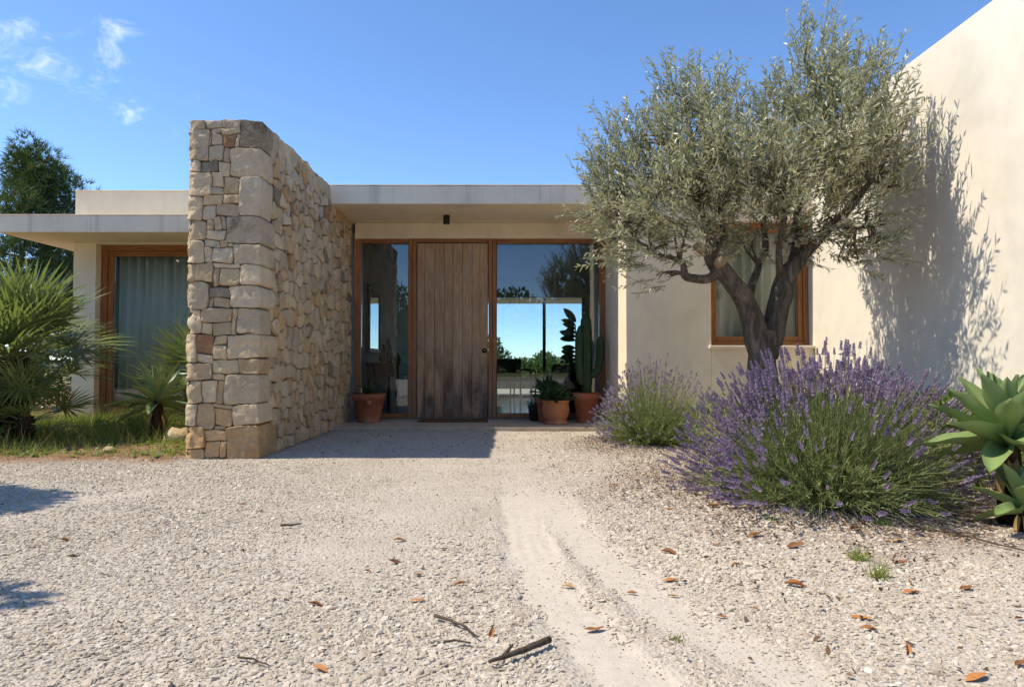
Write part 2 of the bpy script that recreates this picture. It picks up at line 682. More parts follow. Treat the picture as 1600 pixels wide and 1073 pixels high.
def box(name, mat, parent, x0, x1, y0, y1, z0, z1, bev=0.0):
    return MB().box(x0, x1, y0, y1, z0, z1, bev).build(name, mat, parent)


def nrm(a):
    return a / np.maximum(np.linalg.norm(a, axis=-1, keepdims=True), 1e-9)


LANCE = [(0, .12, 0), (.3, .95, 0), (.65, .8, 0), (1, 0.02, 0)]
BLADE = [(0, 1, 0), (.45, .8, 0), (1, .05, 0)]


def blades(Pb, D, N, L, W, prof=LANCE, droop=0.0, fold=0.0):
    """many narrow leaves at once: base points, directions, normals, lengths, widths -> V, F"""
    n = len(Pb)
    D = nrm(D)
    S = nrm(np.cross(D, N))
    N = nrm(np.cross(S, D))
    L = np.broadcast_to(np.asarray(L, float), (n,))[:, None]
    W = np.broadcast_to(np.asarray(W, float), (n,))[:, None]
    dr = np.broadcast_to(np.asarray(droop, float), (n,))[:, None]
    rows = []
    for (t, w, _) in prof:
        c = Pb + D * L * t - N * L * dr * t * t
        e = N * W * w * fold
        rows.append(c - S * W * w * .5 + e)
        rows.append(c + S * W * w * .5 + e)
    V = np.stack(rows, axis=1)
    k = len(prof)
    base = (np.arange(n) * 2 * k)[:, None]
    fs = [base + np.array([2 * i, 2 * i + 1, 2 * i + 3, 2 * i + 2]) for i in range(k - 1)]
    F = np.stack(fs, axis=1).reshape(-1, 4)
    return V.reshape(-1, 3), F


def rods(lines, r0, r1, sides=3):
    """lines (n,k,3): thin tapering rods along polylines -> V, F"""
    n, k, _ = lines.shape
    t = nrm(lines[:, -1] - lines[:, 0])
    a = np.where(np.abs(t[:, 2:3]) < .9, np.array([[0, 0, 1.0]]), np.array([[1.0, 0, 0]]))
    u = nrm(np.cross(t, a))
    w = np.cross(t, u)
    r0 = np.broadcast_to(np.asarray(r0, float), (n,))
    r1 = np.broadcast_to(np.asarray(r1, float), (n,))
    V = np.zeros((n, k, sides, 3))
    for i in range(k):
        r = (r0 + (r1 - r0) * i / (k - 1))[:, None]
        for s in range(sides):
            an = 2 * math.pi * s / sides
            V[:, i, s] = lines[:, i] + (u * math.cos(an) + w * math.sin(an)) * r
    base = (np.arange(n) * k * sides)[:, None]
    fs = []
    for i in range(k - 1):
        for s in range(sides):
            s2 = (s + 1) % sides
            fs.append(base + np.array([i * sides + s, i * sides + s2, (i + 1) * sides + s2, (i + 1) * sides + s]))
    return V.reshape(-1, 3), np.stack(fs, axis=1).reshape(-1, 4)


def cat(*vf):
    Vs, Fs, k = [], [], 0
    for V, F in vf:
        Vs.append(V)
        Fs.append(F + k)
        k += len(V)
    return np.concatenate(Vs), np.concatenate(Fs)


def rdir(n):
    return nrm(R.normal(size=(n, 3)))


def shade_of(n, per, lo=0, hi=1):
    return np.repeat(R.uniform(lo, hi, n), per)


# ------------------------------------------------------------------ ground
TRACK_A = [(.02, 9.0), (.0, 6.2), (.036, 4.22), (.07, 3.18), (.16, 2.48), (.25, 2.085), (.333, 1.785), (.47, 1.4), (.75, .8), (1.3, 0)]
TRACK_B = [(.30, 9.0), (.20, 5.4), (.25, 3.86), (.387, 2.97), (.535, 2.3), (.667, 2.04), (.785, 1.785), (1.02, 1.4), (1.4, .9), (2.1, .2)]


def track_x(tr, y):
    ys = np.array([p[1] for p in tr])[::-1]
    xs = np.array([p[0] for p in tr])[::-1]
    return np.interp(y, ys, xs)


def snoise(x, y, s, seed=0):
    rs = np.random.default_rng(seed)
    out = np.zeros_like(x)
    for i in range(7):
        a = rs.uniform(0, 2 * math.pi)
        f = s * rs.uniform(.6, 1.8)
        out += np.sin((x * math.cos(a) + y * math.sin(a)) * f + rs.uniform(0, 6.28))
    return out / 7


def sstep(x, a, b):
    t = np.clip((x - a) / (b - a), 0, 1)
    return t * t * (3 - 2 * t)


def ground_fields(X, Y):
    da = X - track_x(TRACK_A, Y)
    db = X - track_x(TRACK_B, Y)
    fade = 1 - sstep(Y, 3.6, 5.2)
    wob = .03 * snoise(X, Y, 9, 5) + .035 * snoise(X, Y, 31, 15)
    ta = (1 - sstep(np.abs(da + wob), .085, .15)) * (.12 + .88 * fade)
    tb = (1 - sstep(np.abs(db + wob), .085, .16)) * fade * (.95 + .3 * snoise(X, Y, 4, 3))
    track = np.clip(np.maximum(ta, tb), 0, 1)
    # beds: left garden and the mulch under the shrubs
    fy = 5.62 + .10 * snoise(X, Y, 3.5, 8) + .03 * (X + 6)
    soil = sstep(Y, fy - .12, fy + .12) * (1 - sstep(X, -2.95, -2.75))
    mx, my = (X - 1.95) / 1.40, (Y - 4.5) / 1.6
    mulch = 1 - sstep(np.sqrt(mx * mx + my * my) + .18 * snoise(X, Y, 6, 4), .72, 1.15)
    mulch = np.maximum(mulch, sstep(X + .15 * snoise(X, Y, 4, 2), 2.25, 2.7) * sstep(Y, 2.9, 3.5))
    m2x, m2y = (X - 1.42) / 1.0, (Y - 6.9) / 1.1
    mulch = np.maximum(mulch, 1 - sstep(np.sqrt(m2x * m2x + m2y * m2y), .6, 1.1))
    Z = .010 * snoise(X, Y, 2.2, 1) + .004 * snoise(X, Y, 14, 6)
    ridges = .0026 * np.clip(.35 + 1.5 * snoise(X, Y, 7, 31), 0, 1.1) * np.sin((da + .006 * snoise(X, Y, 11, 32)) / .030 * 2 * math.pi * .5) * ta * (1 - sstep(Y, 3.2, 5))
    Z = Z - .010 * track + ridges + .03 * soil * (1 + .6 * snoise(X, Y, 5, 9)) + .025 * mulch
    return Z, track, soil, mulch


def attr(me, name, v):
    a = me.attributes.new(name, 'FLOAT', 'POINT')
    a.data.foreach_set("value", np.asarray(v, dtype=np.float32).ravel())


def grid_mesh(xs, ys):
    X, Y = np.meshgrid(xs, ys)
    nx, ny = len(xs), len(ys)
    i = np.arange(nx * ny).reshape(ny, nx)
    F = np.stack([i[:-1, :-1], i[:-1, 1:], i[1:, 1:], i[1:, :-1]], axis=-1).reshape(-1, 4)
    return X, Y, F


def stretch(a, b, step, far):
    """fine steps between a and b, then growing steps to +-far"""
    core = list(np.arange(a, b + 1e-6, step))
    hi, lo, s = [], [], step
    x = core[-1]
    while x < far:
        s *= 1.5
        x += s
        hi.append(x)
    s, x = step, core[0]
    while x > -far:
        s *= 1.5
        x -= s
        lo.append(x)
    return np.array(lo[::-1] + core + hi)


gx, gy = stretch(-6.5, 4.2, .03, 900), stretch(1.0, 9.4, .03, 900)
gx = np.sort(np.concatenate([gx[(gx < -.215) | (gx > 1.115)], np.arange(-.21, 1.11, .0085)]))
X, Y, F = grid_mesh(gx, gy)
Z, trk, soi, mul = ground_fields(X, Y)
near = (1 - sstep(np.abs(X), 12, 30)) * (1 - sstep(np.abs(Y - 5), 12, 30))
Z = Z * near - .012 * (1 - near)
inside = sstep(Y, 8.40, 8.42) * (X > -2.3) * (X < 1.5) * (Y < 18)
Z = Z - .05 * inside
grd = 1 - near


def ground_mat():
    m = Mat("gravel_ground", 0.95, 0.1)
    n = m.noise(2.2, 8, .6)
    c = m.ramp(n, [(.3, (.38, .325, .26)), (.55, (.46, .40, .33)), (.75, (.51, .455, .385))])
    sp = m.voronoi(75, out="Color")
    sv = m.n("ShaderNodeSeparateColor")
    m.l(sp, sv.inputs[0])
    c = m.mix(m.rng(sv.outputs[0], 0, 1, 0, .55), c, m.mix(sv.outputs[1], (.30, .25, .205), (.56, .51, .45)))
    sand = m.ramp(m.noise(18, 8, .65), [(.3, (.45, .39, .315)), (.7, (.53, .47, .395))])
    c = m.mix(m.attr("track", "Fac"), c, sand)
    soil = m.ramp(m.noise(9, 8, .7), [(.3, (.15, .085, .045)), (.6, (.28, .17, .10)), (.8, (.36, .25, .16))])
    c = m.mix(m.attr("soil", "Fac"), c, soil)
    mul = m.ramp(m.noise(22, 9, .72), [(.3, (.09, .055, .035)), (.5, (.23, .16, .11)), (.72, (.40, .33, .26))])
    c = m.mix(m.math('MULTIPLY', m.attr("mulch", "Fac"), .85), c, mul)
    far = m.ramp(m.noise(.35, 6, .6), [(.35, (.12, .14, .05)), (.6, (.22, .20, .10)), (.75, (.32, .27, .18))])
    c = m.mix(m.attr("far", "Fac"), c, far)
    m.base(c)
    m.bump(m.math("MULTIPLY", m.voronoi(70), m.rng(m.attr("track", "Fac"), .2, .9, 1, .12)), 0.010, 0.7)
    m.bump(m.noise(160, 4, .6), 0.003, 0.5)
    return m.m


M_ground = ground_mat()
ground = fast("ground", np.stack([X, Y, Z], -1), F, M_ground, smooth=True)
for k, v in (("track", trk), ("soil", soi), ("mulch", mul), ("far", grd)):
    attr(ground.data, k, v)
tag(ground, "pale gravel ground with sandy wheel tracks", kind="structure")


def gz(x, y):
    a = np.array([[float(x)]]), np.array([[float(y)]])
    return float(ground_fields(*a)[0][0, 0])


# loose chippings: one mass of stones scattered over the drive by geometry nodes
gvx, gvy = np.arange(-7.2, 4.0, .06), np.arange(.9, 9.2, .06)
X, Y, F = grid_mesh(gvx, gvy)
Z, trk, soi, mul = ground_fields(X, Y)
dens = (1 - .82 * trk) * (1 - .97 * soi) * (1 - .35 * mul)
patch = snoise(X, Y, 3.0, 21)
worn = np.clip(1 - np.abs(X + .55) / 1.1, 0, 1) * sstep(Y, 2.6, 4.2)
dens *= (1 - .45 * worn) * np.clip(.80 + .85 * patch + .6 * snoise(X, Y, 8, 27), .12, 1.2)
dens *= 1 - .25 * sstep(Y, 4.5, 8)
dens[(np.abs(X) > Y * .80 + 1.0)] = 0
dens[(X > -2.95) & (X < -2.15) & (Y > 5.95)] = 0
dens[(X > -2.3) & (X < 1.4) & (Y > 8.36)] = 0
dens[(X > 1.25) & (Y > 7.75)] = 0
dens[(X > 3.42)] = 0
size = (1 - .55 * np.clip(trk * 1.2, 0, 1)) * (1 - .35 * worn) * (1 + .34 * snoise(X, Y, 1.7, 22) + .30 * snoise(X, Y, 6, 23)) * (1 - .2 * sstep(Y, 3, 7))
gravel = fast("gravel", np.stack([X, Y, Z], -1), F, M_ground)
attr(gravel.data, "density", dens)
attr(gravel.data, "size", size)
tag(gravel, "loose cream limestone chippings covering the drive", "gravel", kind="stuff")


def pebble_mat():
    m = Mat("limestone_chipping", 0.9, 0.15)
    rnd = m.n("ShaderNodeObjectInfo").outputs["Random"]
    c = m.ramp(rnd, [(0, (.28, .22, .16)), (.08, (.42, .35, .265)), (.5, (.50, .43, .338)), (.88, (.56, .49, .395)), (1, (.65, .585, .49))])
    c = m.mix(m.rng(m.noise(60, 4, .6), .45, .75, 0, .35), c, (.36, .29, .22))
    m.base(c)
    m.bump(m.noise(140, 4, .6), 0.002, .5)
    return m.m


M_pebble = pebble_mat()


def pebble_nodes():
    ng = bpy.data.node_groups.new("gravel_scatter", 'GeometryNodeTree')
    ng.interface.new_socket("Geometry", in_out='INPUT', socket_type='NodeSocketGeometry')
    ng.interface.new_socket("Geometry", in_out='OUTPUT', socket_type='NodeSocketGeometry')
    N, L = ng.nodes.new, ng.links.new
    gi, go = N("NodeGroupInput"), N("NodeGroupOutput")
    dp = N("GeometryNodeDistributePointsOnFaces")
    da = N("GeometryNodeInputNamedAttribute")
    da.data_type = 'FLOAT'
    da.inputs["Name"].default_value = "density"
    mu = N("ShaderNodeMath")
    mu.operation = 'MULTIPLY'
    mu.inputs[1].default_value = 7800
    L(da.outputs["Attribute"], mu.inputs[0])
    L(gi.outputs[0], dp.inputs["Mesh"])
    L(mu.outputs[0], dp.inputs["Density"])
    g2i = N("GeometryNodeJoinGeometry")
    for k in range(5):
        ico = N("GeometryNodeMeshIcoSphere")
        ico.inputs["Radius"].default_value = 1
        ico.inputs["Subdivisions"].default_value = 2
        nz = N("ShaderNodeTexNoise")
        nz.noise_dimensions = '4D'
        nz.inputs["W"].default_value = k * 3.7
        nz.inputs["Scale"].default_value = .9
        nz.inputs["Detail"].default_value = 1
        vs = N("ShaderNodeVectorMath")
        vs.operation = 'SUBTRACT'
        vs.inputs[1].default_value = (.5, .5, .5)
        vm = N("ShaderNodeVectorMath")
        vm.operation = 'SCALE'
        vm.inputs["Scale"].default_value = 2.0
        sp = N("GeometryNodeSetPosition")
        sm = N("GeometryNodeSetMaterial")
        sm.inputs["Material"].default_value = M_pebble
        gt = N("GeometryNodeGeometryToInstance")
        L(nz.outputs["Color"], vs.inputs[0])
        L(vs.outputs[0], vm.inputs[0])
        L(ico.outputs["Mesh"], sp.inputs["Geometry"])
        L(vm.outputs[0], sp.inputs["Offset"])
        L(sp.outputs[0], sm.inputs[0])
        L(sm.outputs[0], gt.inputs[0])
        L(gt.outputs[0], g2i.inputs[0])
    ip = N("GeometryNodeInstanceOnPoints")
    ip.inputs["Pick Instance"].default_value = True
    L(dp.outputs["Points"], ip.inputs["Points"])
    L(g2i.outputs[0], ip.inputs["Instance"])
    rr = N("FunctionNodeRandomValue")
    rr.data_type = 'FLOAT_VECTOR'
    rr.inputs[0].default_value = (-.45, -.45, 0)
    rr.inputs[1].default_value = (.45, .45, 6.283)
    e2r = N("FunctionNodeEulerToRotation")
    L(rr.outputs[0], e2r.inputs[0])
    L(e2r.outputs[0], ip.inputs["Rotation"])
    rs = N("FunctionNodeRandomValue")
    rs.data_type = 'FLOAT_VECTOR'
    rs.inputs[0].default_value = (.0033, .0026, .0016)
    rs.inputs[1].default_value = (.0110, .0078, .0045)
    rs.inputs["Seed"].default_value = 5
    sa = N("GeometryNodeInputNamedAttribute")
    sa.data_type = 'FLOAT'
    sa.inputs["Name"].default_value = "size"
    ss = N("ShaderNodeVectorMath")
    ss.operation = 'SCALE'
    ru = N("FunctionNodeRandomValue")
    ru.data_type = 'FLOAT'
    ru.inputs["Seed"].default_value = 9
    pw = N("ShaderNodeMath")
    pw.operation = 'POWER'
    pw.inputs[1].default_value = 4
    ma = N("ShaderNodeMath")
    ma.operation = 'MULTIPLY_ADD'
    ma.inputs[1].default_value = 1.15
    ma.inputs[2].default_value = .72
    mm = N("ShaderNodeMath")
    mm.operation = 'MULTIPLY'
    L([q for q in ru.outputs if q.enabled][0], pw.inputs[0])
    L(pw.outputs[0], ma.inputs[0])
    L(ma.outputs[0], mm.inputs[0])
    L(sa.outputs["Attribute"], mm.inputs[1])
    L(rs.outputs[0], ss.inputs[0])
    L(mm.outputs[0], ss.inputs["Scale"])
    L(ss.outputs[0], ip.inputs["Scale"])
    L(ip.outputs[0], go.inputs[0])
    return ng


md = gravel.modifiers.new("scatter", 'NODES')
md.node_group = pebble_nodes()

# ------------------------------------------------------------------ house
house = empty("house", (0, 9.48, 0), "flat roofed cream plaster house with a timber and glass entrance", "house")
YD = 9.48                         # entrance plane
PZ = 0.05                         # porch level
SOF, CAN_T, CAN_Y = 2.78, 3.005, 8.31

# entrance wall above and beside the frame
box("wall", M_wall, house, -2.19, 1.30, YD, YD + .2, 2.565, SOF)
box("canopy", M_wall, house, -2.26, 1.295, CAN_Y + .031, YD + .25, SOF + .002, CAN_T - .003)
box("fascia", M_slab, house, -2.26, 1.295, CAN_Y, CAN_Y + .03, SOF, CAN_T, .006)
box("roof", M_slab, house, -2.26, 3.40, YD + .255, 15.6, SOF + .01, 2.99)
box("coping", M_slab, house, -2.268, 1.293, CAN_Y - .008, CAN_Y + .09, CAN_T + .001, CAN_T + .013, .003)
# left wing
box("wall", M_wall, house, -6.11, -5.80, YD, YD + .22, 0, 2.51)
box("wall", M_wall, house, -5.797, -2.30, YD + .002, YD + .22, 2.492, 2.51)
box("wall", M_wall, house, -6.108, -5.88, YD + .223, 15.4, 0, 2.508)
box("parapet", M_wall, house, -6.10, -2.262, YD, 15.4, 2.733, 3.23, .006)
box("roof_slab", M_wall, house, -6.59, -2.886, 8.761, 15.8, 2.514, 2.727)
box("fascia", M_slab, house, -6.62, -2.886, 8.73, 8.76, 2.512, 2.73, .006)
box("fascia", M_slab, house, -6.62, -6.591, 8.761, 15.8, 2.512, 2.73, .006)
box("coping", M_slab, house, -6.108, -2.27, YD - .008, YD + .2, 3.231, 3.245, .003)
box("coping", M_slab, house, -6.628, -2.89, 8.722, 8.81, 2.731, 2.742, .003)
# right wing and tall side wall
WX0, WX1, WY = 1.30, 3.44, 7.77
WT = 3.02
W_L, W_B, W_T = 2.27, 1.035, 2.46
box("wall", M_wall, house, WX0, W_L, WY, WY + .3, -.05, WT, .004)
box("wall", M_wall, house, W_L + .001, WX1 - .002, WY, WY + .3, -.05, W_B)
box("wall", M_wall, house, W_L + .001, WX1 - .002, WY, WY + .3, W_T, WT)
box("wall", M_wall, house, WX0, WX0 + .22, WY + .303, 9.6, -.05, WT)
box("side_wall", M_tallwall, house, WX1, WX1 + .42, 2.6, 15.5, -.05, 3.435, .005)
box("roof", M_slab, house, WX0 + .01, WX1 - .003, WY + .31, YD + .25, WT - .26, WT - .04)

# porch and inside
box("porch", M_porch, house, -2.215, 1.298, 8.37, 9.44, -.1, PZ, .008)
box("threshold", M_steel, house, -2.185, 1.30, 9.443, 9.64, -.1, PZ + .018)
box("floor", M_floor, house, -2.25, 3.43, 9.645, 15.5, -.1, PZ)
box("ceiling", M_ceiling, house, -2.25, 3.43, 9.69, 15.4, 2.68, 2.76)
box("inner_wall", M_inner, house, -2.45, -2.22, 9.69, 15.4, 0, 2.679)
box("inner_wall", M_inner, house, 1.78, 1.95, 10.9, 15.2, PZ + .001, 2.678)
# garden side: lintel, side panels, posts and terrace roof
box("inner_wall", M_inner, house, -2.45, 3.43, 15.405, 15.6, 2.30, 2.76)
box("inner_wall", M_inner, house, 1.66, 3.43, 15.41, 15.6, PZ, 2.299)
box("terrace_roof", M_wall, house, -3.2, 3.4, 15.605, 17.2, 2.31, 2.5)
box("terrace", M_porch, house, -4, 4, 15.505, 20.5, -.1, .04)


def part_empty(name, parent):
    o = bpy.data.objects.new(name, None)
    o.empty_display_size = .1
    link(o, parent)
    ORIGIN[o] = Vector(ORIGIN[parent])
    return o


w = part_empty("window", house)
for x in (-2.16, -.62, .73, 1.62):
    box("post", M_dark, w, x - .035, x + .035, 15.44, 15.54, PZ, 2.297)
for a, b in ((-2.124, -.656), (-.584, .694), (.766, 1.584)):
    box("rail", M_dark, w, a, b, 15.45, 15.53, PZ, PZ + .05)
for a, b in ((-2.124, -.656), (-.584, .694), (.766, 1.584)):
    box("pane", M_glass_back, w, a, b, 15.48, 15.49, PZ + .051, 2.296)
# room behind the curtained window
box("inner_wall", M_inner, house, -5.87, -2.46, 12.2, 12.35, 0, 2.505)
box("floor", M_floor, house, -5.87, -2.46, 9.72, 12.19, -.1, PZ)


def glazed(name, x0, x1, y0, y1, z0, z1, fl, fr_, ft, fb, sash=0.0):
    """timber frame with one pane; widths of the left, right, top and bottom members"""
    w = part_empty(name, house)
    for a, b in ((x0, x0 + fl), (x1 - fr_, x1)):
        box("stile", M_frame, w, a, b, y0, y1, z0, z1, .004)
    box("rail", M_frame_h, w, x0 + fl + .001, x1 - fr_ - .001, y0, y1, z1 - ft, z1, .004)
    box("rail", M_frame_h, w, x0 + fl + .001, x1 - fr_ - .001, y0, y1, z0, z0 + fb, .004)
    a, b, c, d = x0 + fl + .001, x1 - fr_ - .001, z0 + fb + .001, z1 - ft - .001
    if sash:
        for p, q in ((a, a + sash), (b - sash, b)):
            box("sash_stile", M_frame, w, p, q, y0 + .025, y1 - .01, c, d, .004)
        for p, q in ((d - sash, d), (c, c + sash)):
            box("sash_rail", M_frame_h, w, a + sash + .001, b - sash - .001, y0 + .025, y1 - .01, p, q, .004)
        a, b, c, d = a + sash + .001, b - sash - .001, c + sash + .001, d - sash - .001
    ym = (y0 + y1) / 2 + .012
    MB().box(a, b, ym, ym + .016, c, d).build("pane", M_glass_left if sash else M_glass, w)
    return w


# entrance screen
ZT = 2.563
g1 = glazed("sidelight_window", -2.187, -1.445, YD, YD + .14, PZ + .02, ZT, .078, .003, .055, .06)
g2 = glazed("entrance_window", -.215, 1.298, YD, YD + .14, PZ + .02, ZT, .003, .078, .055, .06)
dfr = part_empty("door_frame", house)
for a, b in ((-1.443, -1.392), (-1.388, -1.33), (-.328, -.274), (-.270, -.217)):
    box("stile", M_frame, dfr, a, b, YD - .012, YD + .14, PZ + .02, ZT, .004)
MB().box(-1.329, -.329, YD - .012, YD + .14, ZT - .05, ZT, .004).build("rail", M_frame_h, dfr)
door = box("front_door", M_dark, house, -1.322, -.336, YD + .055, YD + .09, PZ + .022, ZT - .056)
edges = [-1.322, -1.215, -1.078, -.945, -.822, -.690, -.556, -.447, -.336]
for a, b in zip(edges, edges[1:]):
    box("plank", M_plank, door, a + .0015, b - .0015, YD + .012 + random.uniform(0, .004), YD + .054, PZ + .024, ZT - .058, .004)
hd = MB()
for (r, y0, y1) in ((.034, YD + .0, YD + .012), (.022, YD - .028, YD - .001)):
    hd.tube([(-.382, y1, 1.005), (-.382, y0, 1.005)], r, 20)
hd.build("handle", M_black, door)
hd = MB()
hd.tube([(-.382, YD - .029, 1.005), (-.382, YD - .033, 1.005)], .008, 12)
hd.build("keyhole", M_bulb, door)

# curtained window of the left wing
glazed("curtained_window", -5.798, -2.95, YD + .12, YD + .21, PZ, 2.49, .085, .085, .075, .09, .075)
# window of the right wing
wn_ = glazed("garden_window", W_L + .003, WX1 - .004, WY + .13, WY + .22, W_B + .001, W_T - .002, .045, .055, .05, .05, .055)
MB().box(W_L - .03, WX1 - .004, WY - .035, WY + .128, W_B - .034, W_B - .001, .004).build("sill", M_slab, wn_)


def curtain(x0, x1, y, z0, z1, waves, label):
    n = waves * 8
    V = []
    for k in range(2):
        for i in range(n + 1):
            t = i / n
            ph = t * waves * 2 * math.pi + .6 * math.sin(t * 9)
            V.append((x0 + (x1 - x0) * t, y + .045 * math.sin(ph) + .01 * math.sin(ph * 2.3), (z0, z1)[k]))
    F = [(i, i + 1, n + 2 + i, n + 1 + i) for i in range(n)]
    o = fast("curtain", V, F, M_curtain, smooth=True)
    md = o.modifiers.new("thick", 'SOLIDIFY')
    md.thickness = .003
    return tag(o, label, "curtain")


curtain(-5.74, -2.6, YD + .36, PZ + .02, 2.45, 24, "sheer pleated grey green curtain behind the tall left window")
curtain(W_L + .02, WX1 - .06, WY + .42, W_B - .1, W_T + .05, 9, "pale sheer curtain behind the window beside the olive tree")
box("inner_wall", M_inner, house, WX0 + .23, WX1 - .003, 9.2, 9.3, 0, 2.7)

# downlight under the canopy
dl = empty("ceiling_light", (-.865, 8.97, SOF), "small black cylinder spotlight under the entrance canopy", "lamp")
MB().tube([(-.865, 8.97, SOF - .002), (-.865, 8.97, SOF - .118)], .043, 24).build("lamp_body", M_black, dl)
MB().tube([(-.865, 8.97, SOF - .1185), (-.865, 8.97, SOF - .121)], .03, 20).build("lamp_lens", M_bulb, dl)

dm = empty("doormat", (-.79, 9.22, PZ), "brown coir doormat in front of the plank door", "doormat")
box("mat_pile", M_mat, dm, -1.24, -.345, 9.07, 9.37, PZ + .001, PZ + .02, .006)
box("mat_edge", M_dark, dm, -1.262, -.323, 9.05, 9.39, PZ + .0005, PZ + .009, .003)

# ------------------------------------------------------------------ stone wall
SX0, SX1, SY0, SY1, SZ = -2.885, -2.215, 6.0, 9.40, 3.0
swall = empty("stone_wall", ((SX0 + SX1) / 2, SY0, 0), "rough limestone rubble wall standing left of the entrance", "wall")
box("wall_core", M_mortar, swall, SX0 + .03, SX1 - .028, SY0 + .028, SY1 + .05, -.1, SZ - .02)
TINTS = {"t": (.71, .525, .315), "c": (.80, .625, .405), "g": (.71, .57, .395), "d": (.37, .295, .205), "r": (.50, .26, .125), "o": (.70, .465, .235), "y": (.76, .585, .35)}


def warp(p, amp, s):
    q = Vector(p) * s
    return Vector((mnoise.noise(q), mnoise.noise(q + Vector((31, 7, 3))), mnoise.noise(q + Vector((5, 19, 53))))) * amp


def stone(u0, u1, v0, v1, frame, depth, proud, tint, gap=.005, amp=.010, ws=6.0, ustop=None):
    """one stone: outline u0..u1 x v0..v1 on the face given by frame (origin, uaxis, vaxis, normal)"""
    o, ua, va, na = frame
    seed = Vector((random.uniform(0, 90), random.uniform(0, 90), random.uniform(0, 90)))
    w, h = u1 - u0, v1 - v0
    g = gap + random.uniform(0, .004)
    nu, nv = max(2, min(6, round(w / .055))), max(2, min(6, round(h / .055)))
    cut = min(w, h) * random.uniform(.03, .12)
    loop = []
    for i in range(nu):
        loop.append((u0 + g + cut * (i == 0) + (w - 2 * g) * i / nu, v0 + g))
    loop.append((u1 - g, v0 + g + cut))
    for i in range(1, nv):
        loop.append((u1 - g, v0 + g + (h - 2 * g) * i / nv))
    for i in range(nu):
        loop.append((u1 - g - cut * (i == 0) - (w - 2 * g) * i / nu, v1 - g))
    loop.append((u0 + g, v1 - g - cut))
    for i in range(1, nv):
        loop.append((u0 + g, v1 - g - (h - 2 * g) * i / nv))
    cu, cv = (u0 + u1) / 2, (v0 + v1) / 2
    tu, tv = random.uniform(-.06, .06), random.uniform(-.06, .06)

    def pt(u, v, d, ru=0.0):
        wv = warp((u, v, d * 0 + o.x + o.y * .37), amp, ws)
        uu, vv = u + wv.x, v + wv.y
        if ustop is not None:
            uu = min(max(uu, ustop[0]), ustop[1])
        dd = d
        if ru:
            q = Vector((u, v, 0)) * 11 + seed
            dd += ru * (mnoise.noise(q) + .55 * mnoise.noise(q * 2.7)) + (u - cu) * tu + (v - cv) * tv
        return o + ua * uu + va * vv + na * dd

    b = min(.009, w * .12, h * .12)
    vs, n = [], len(loop)
    rings = [(0, -depth, 0), (0, proud - b * .9, .003), (b * .4, proud - b * .2, .006), (b * 1.3, proud, .010), (None, proud + .003, .012)]
    for ins, d, ru in rings:
        for (u, v) in loop:
            if ins is None:
                uu, vv = cu + (u - cu) * .5, cv + (v - cv) * .5
            else:
                uu = u + (ins if u < cu else -ins) * min(1, abs(u - cu) / (w * .5) * 1.3)
                vv = v + (ins if v < cv else -ins) * min(1, abs(v - cv) / (h * .5) * 1.3)
            vs.append(pt(uu, vv, d, ru))
    fs = []
    for r in range(len(rings) - 1):
        for i in range(n):
            j = (i + 1) % n
            fs.append((r * n + i, r * n + j, (r + 1) * n + j, (r + 1) * n + i))
    vs.append(pt(cu, cv, proud + .003, .012))
    last = (len(rings) - 1) * n
    for i in range(n):
        fs.append((last + i, last + (i + 1) % n, len(vs) - 1))
    return vs, fs, tint


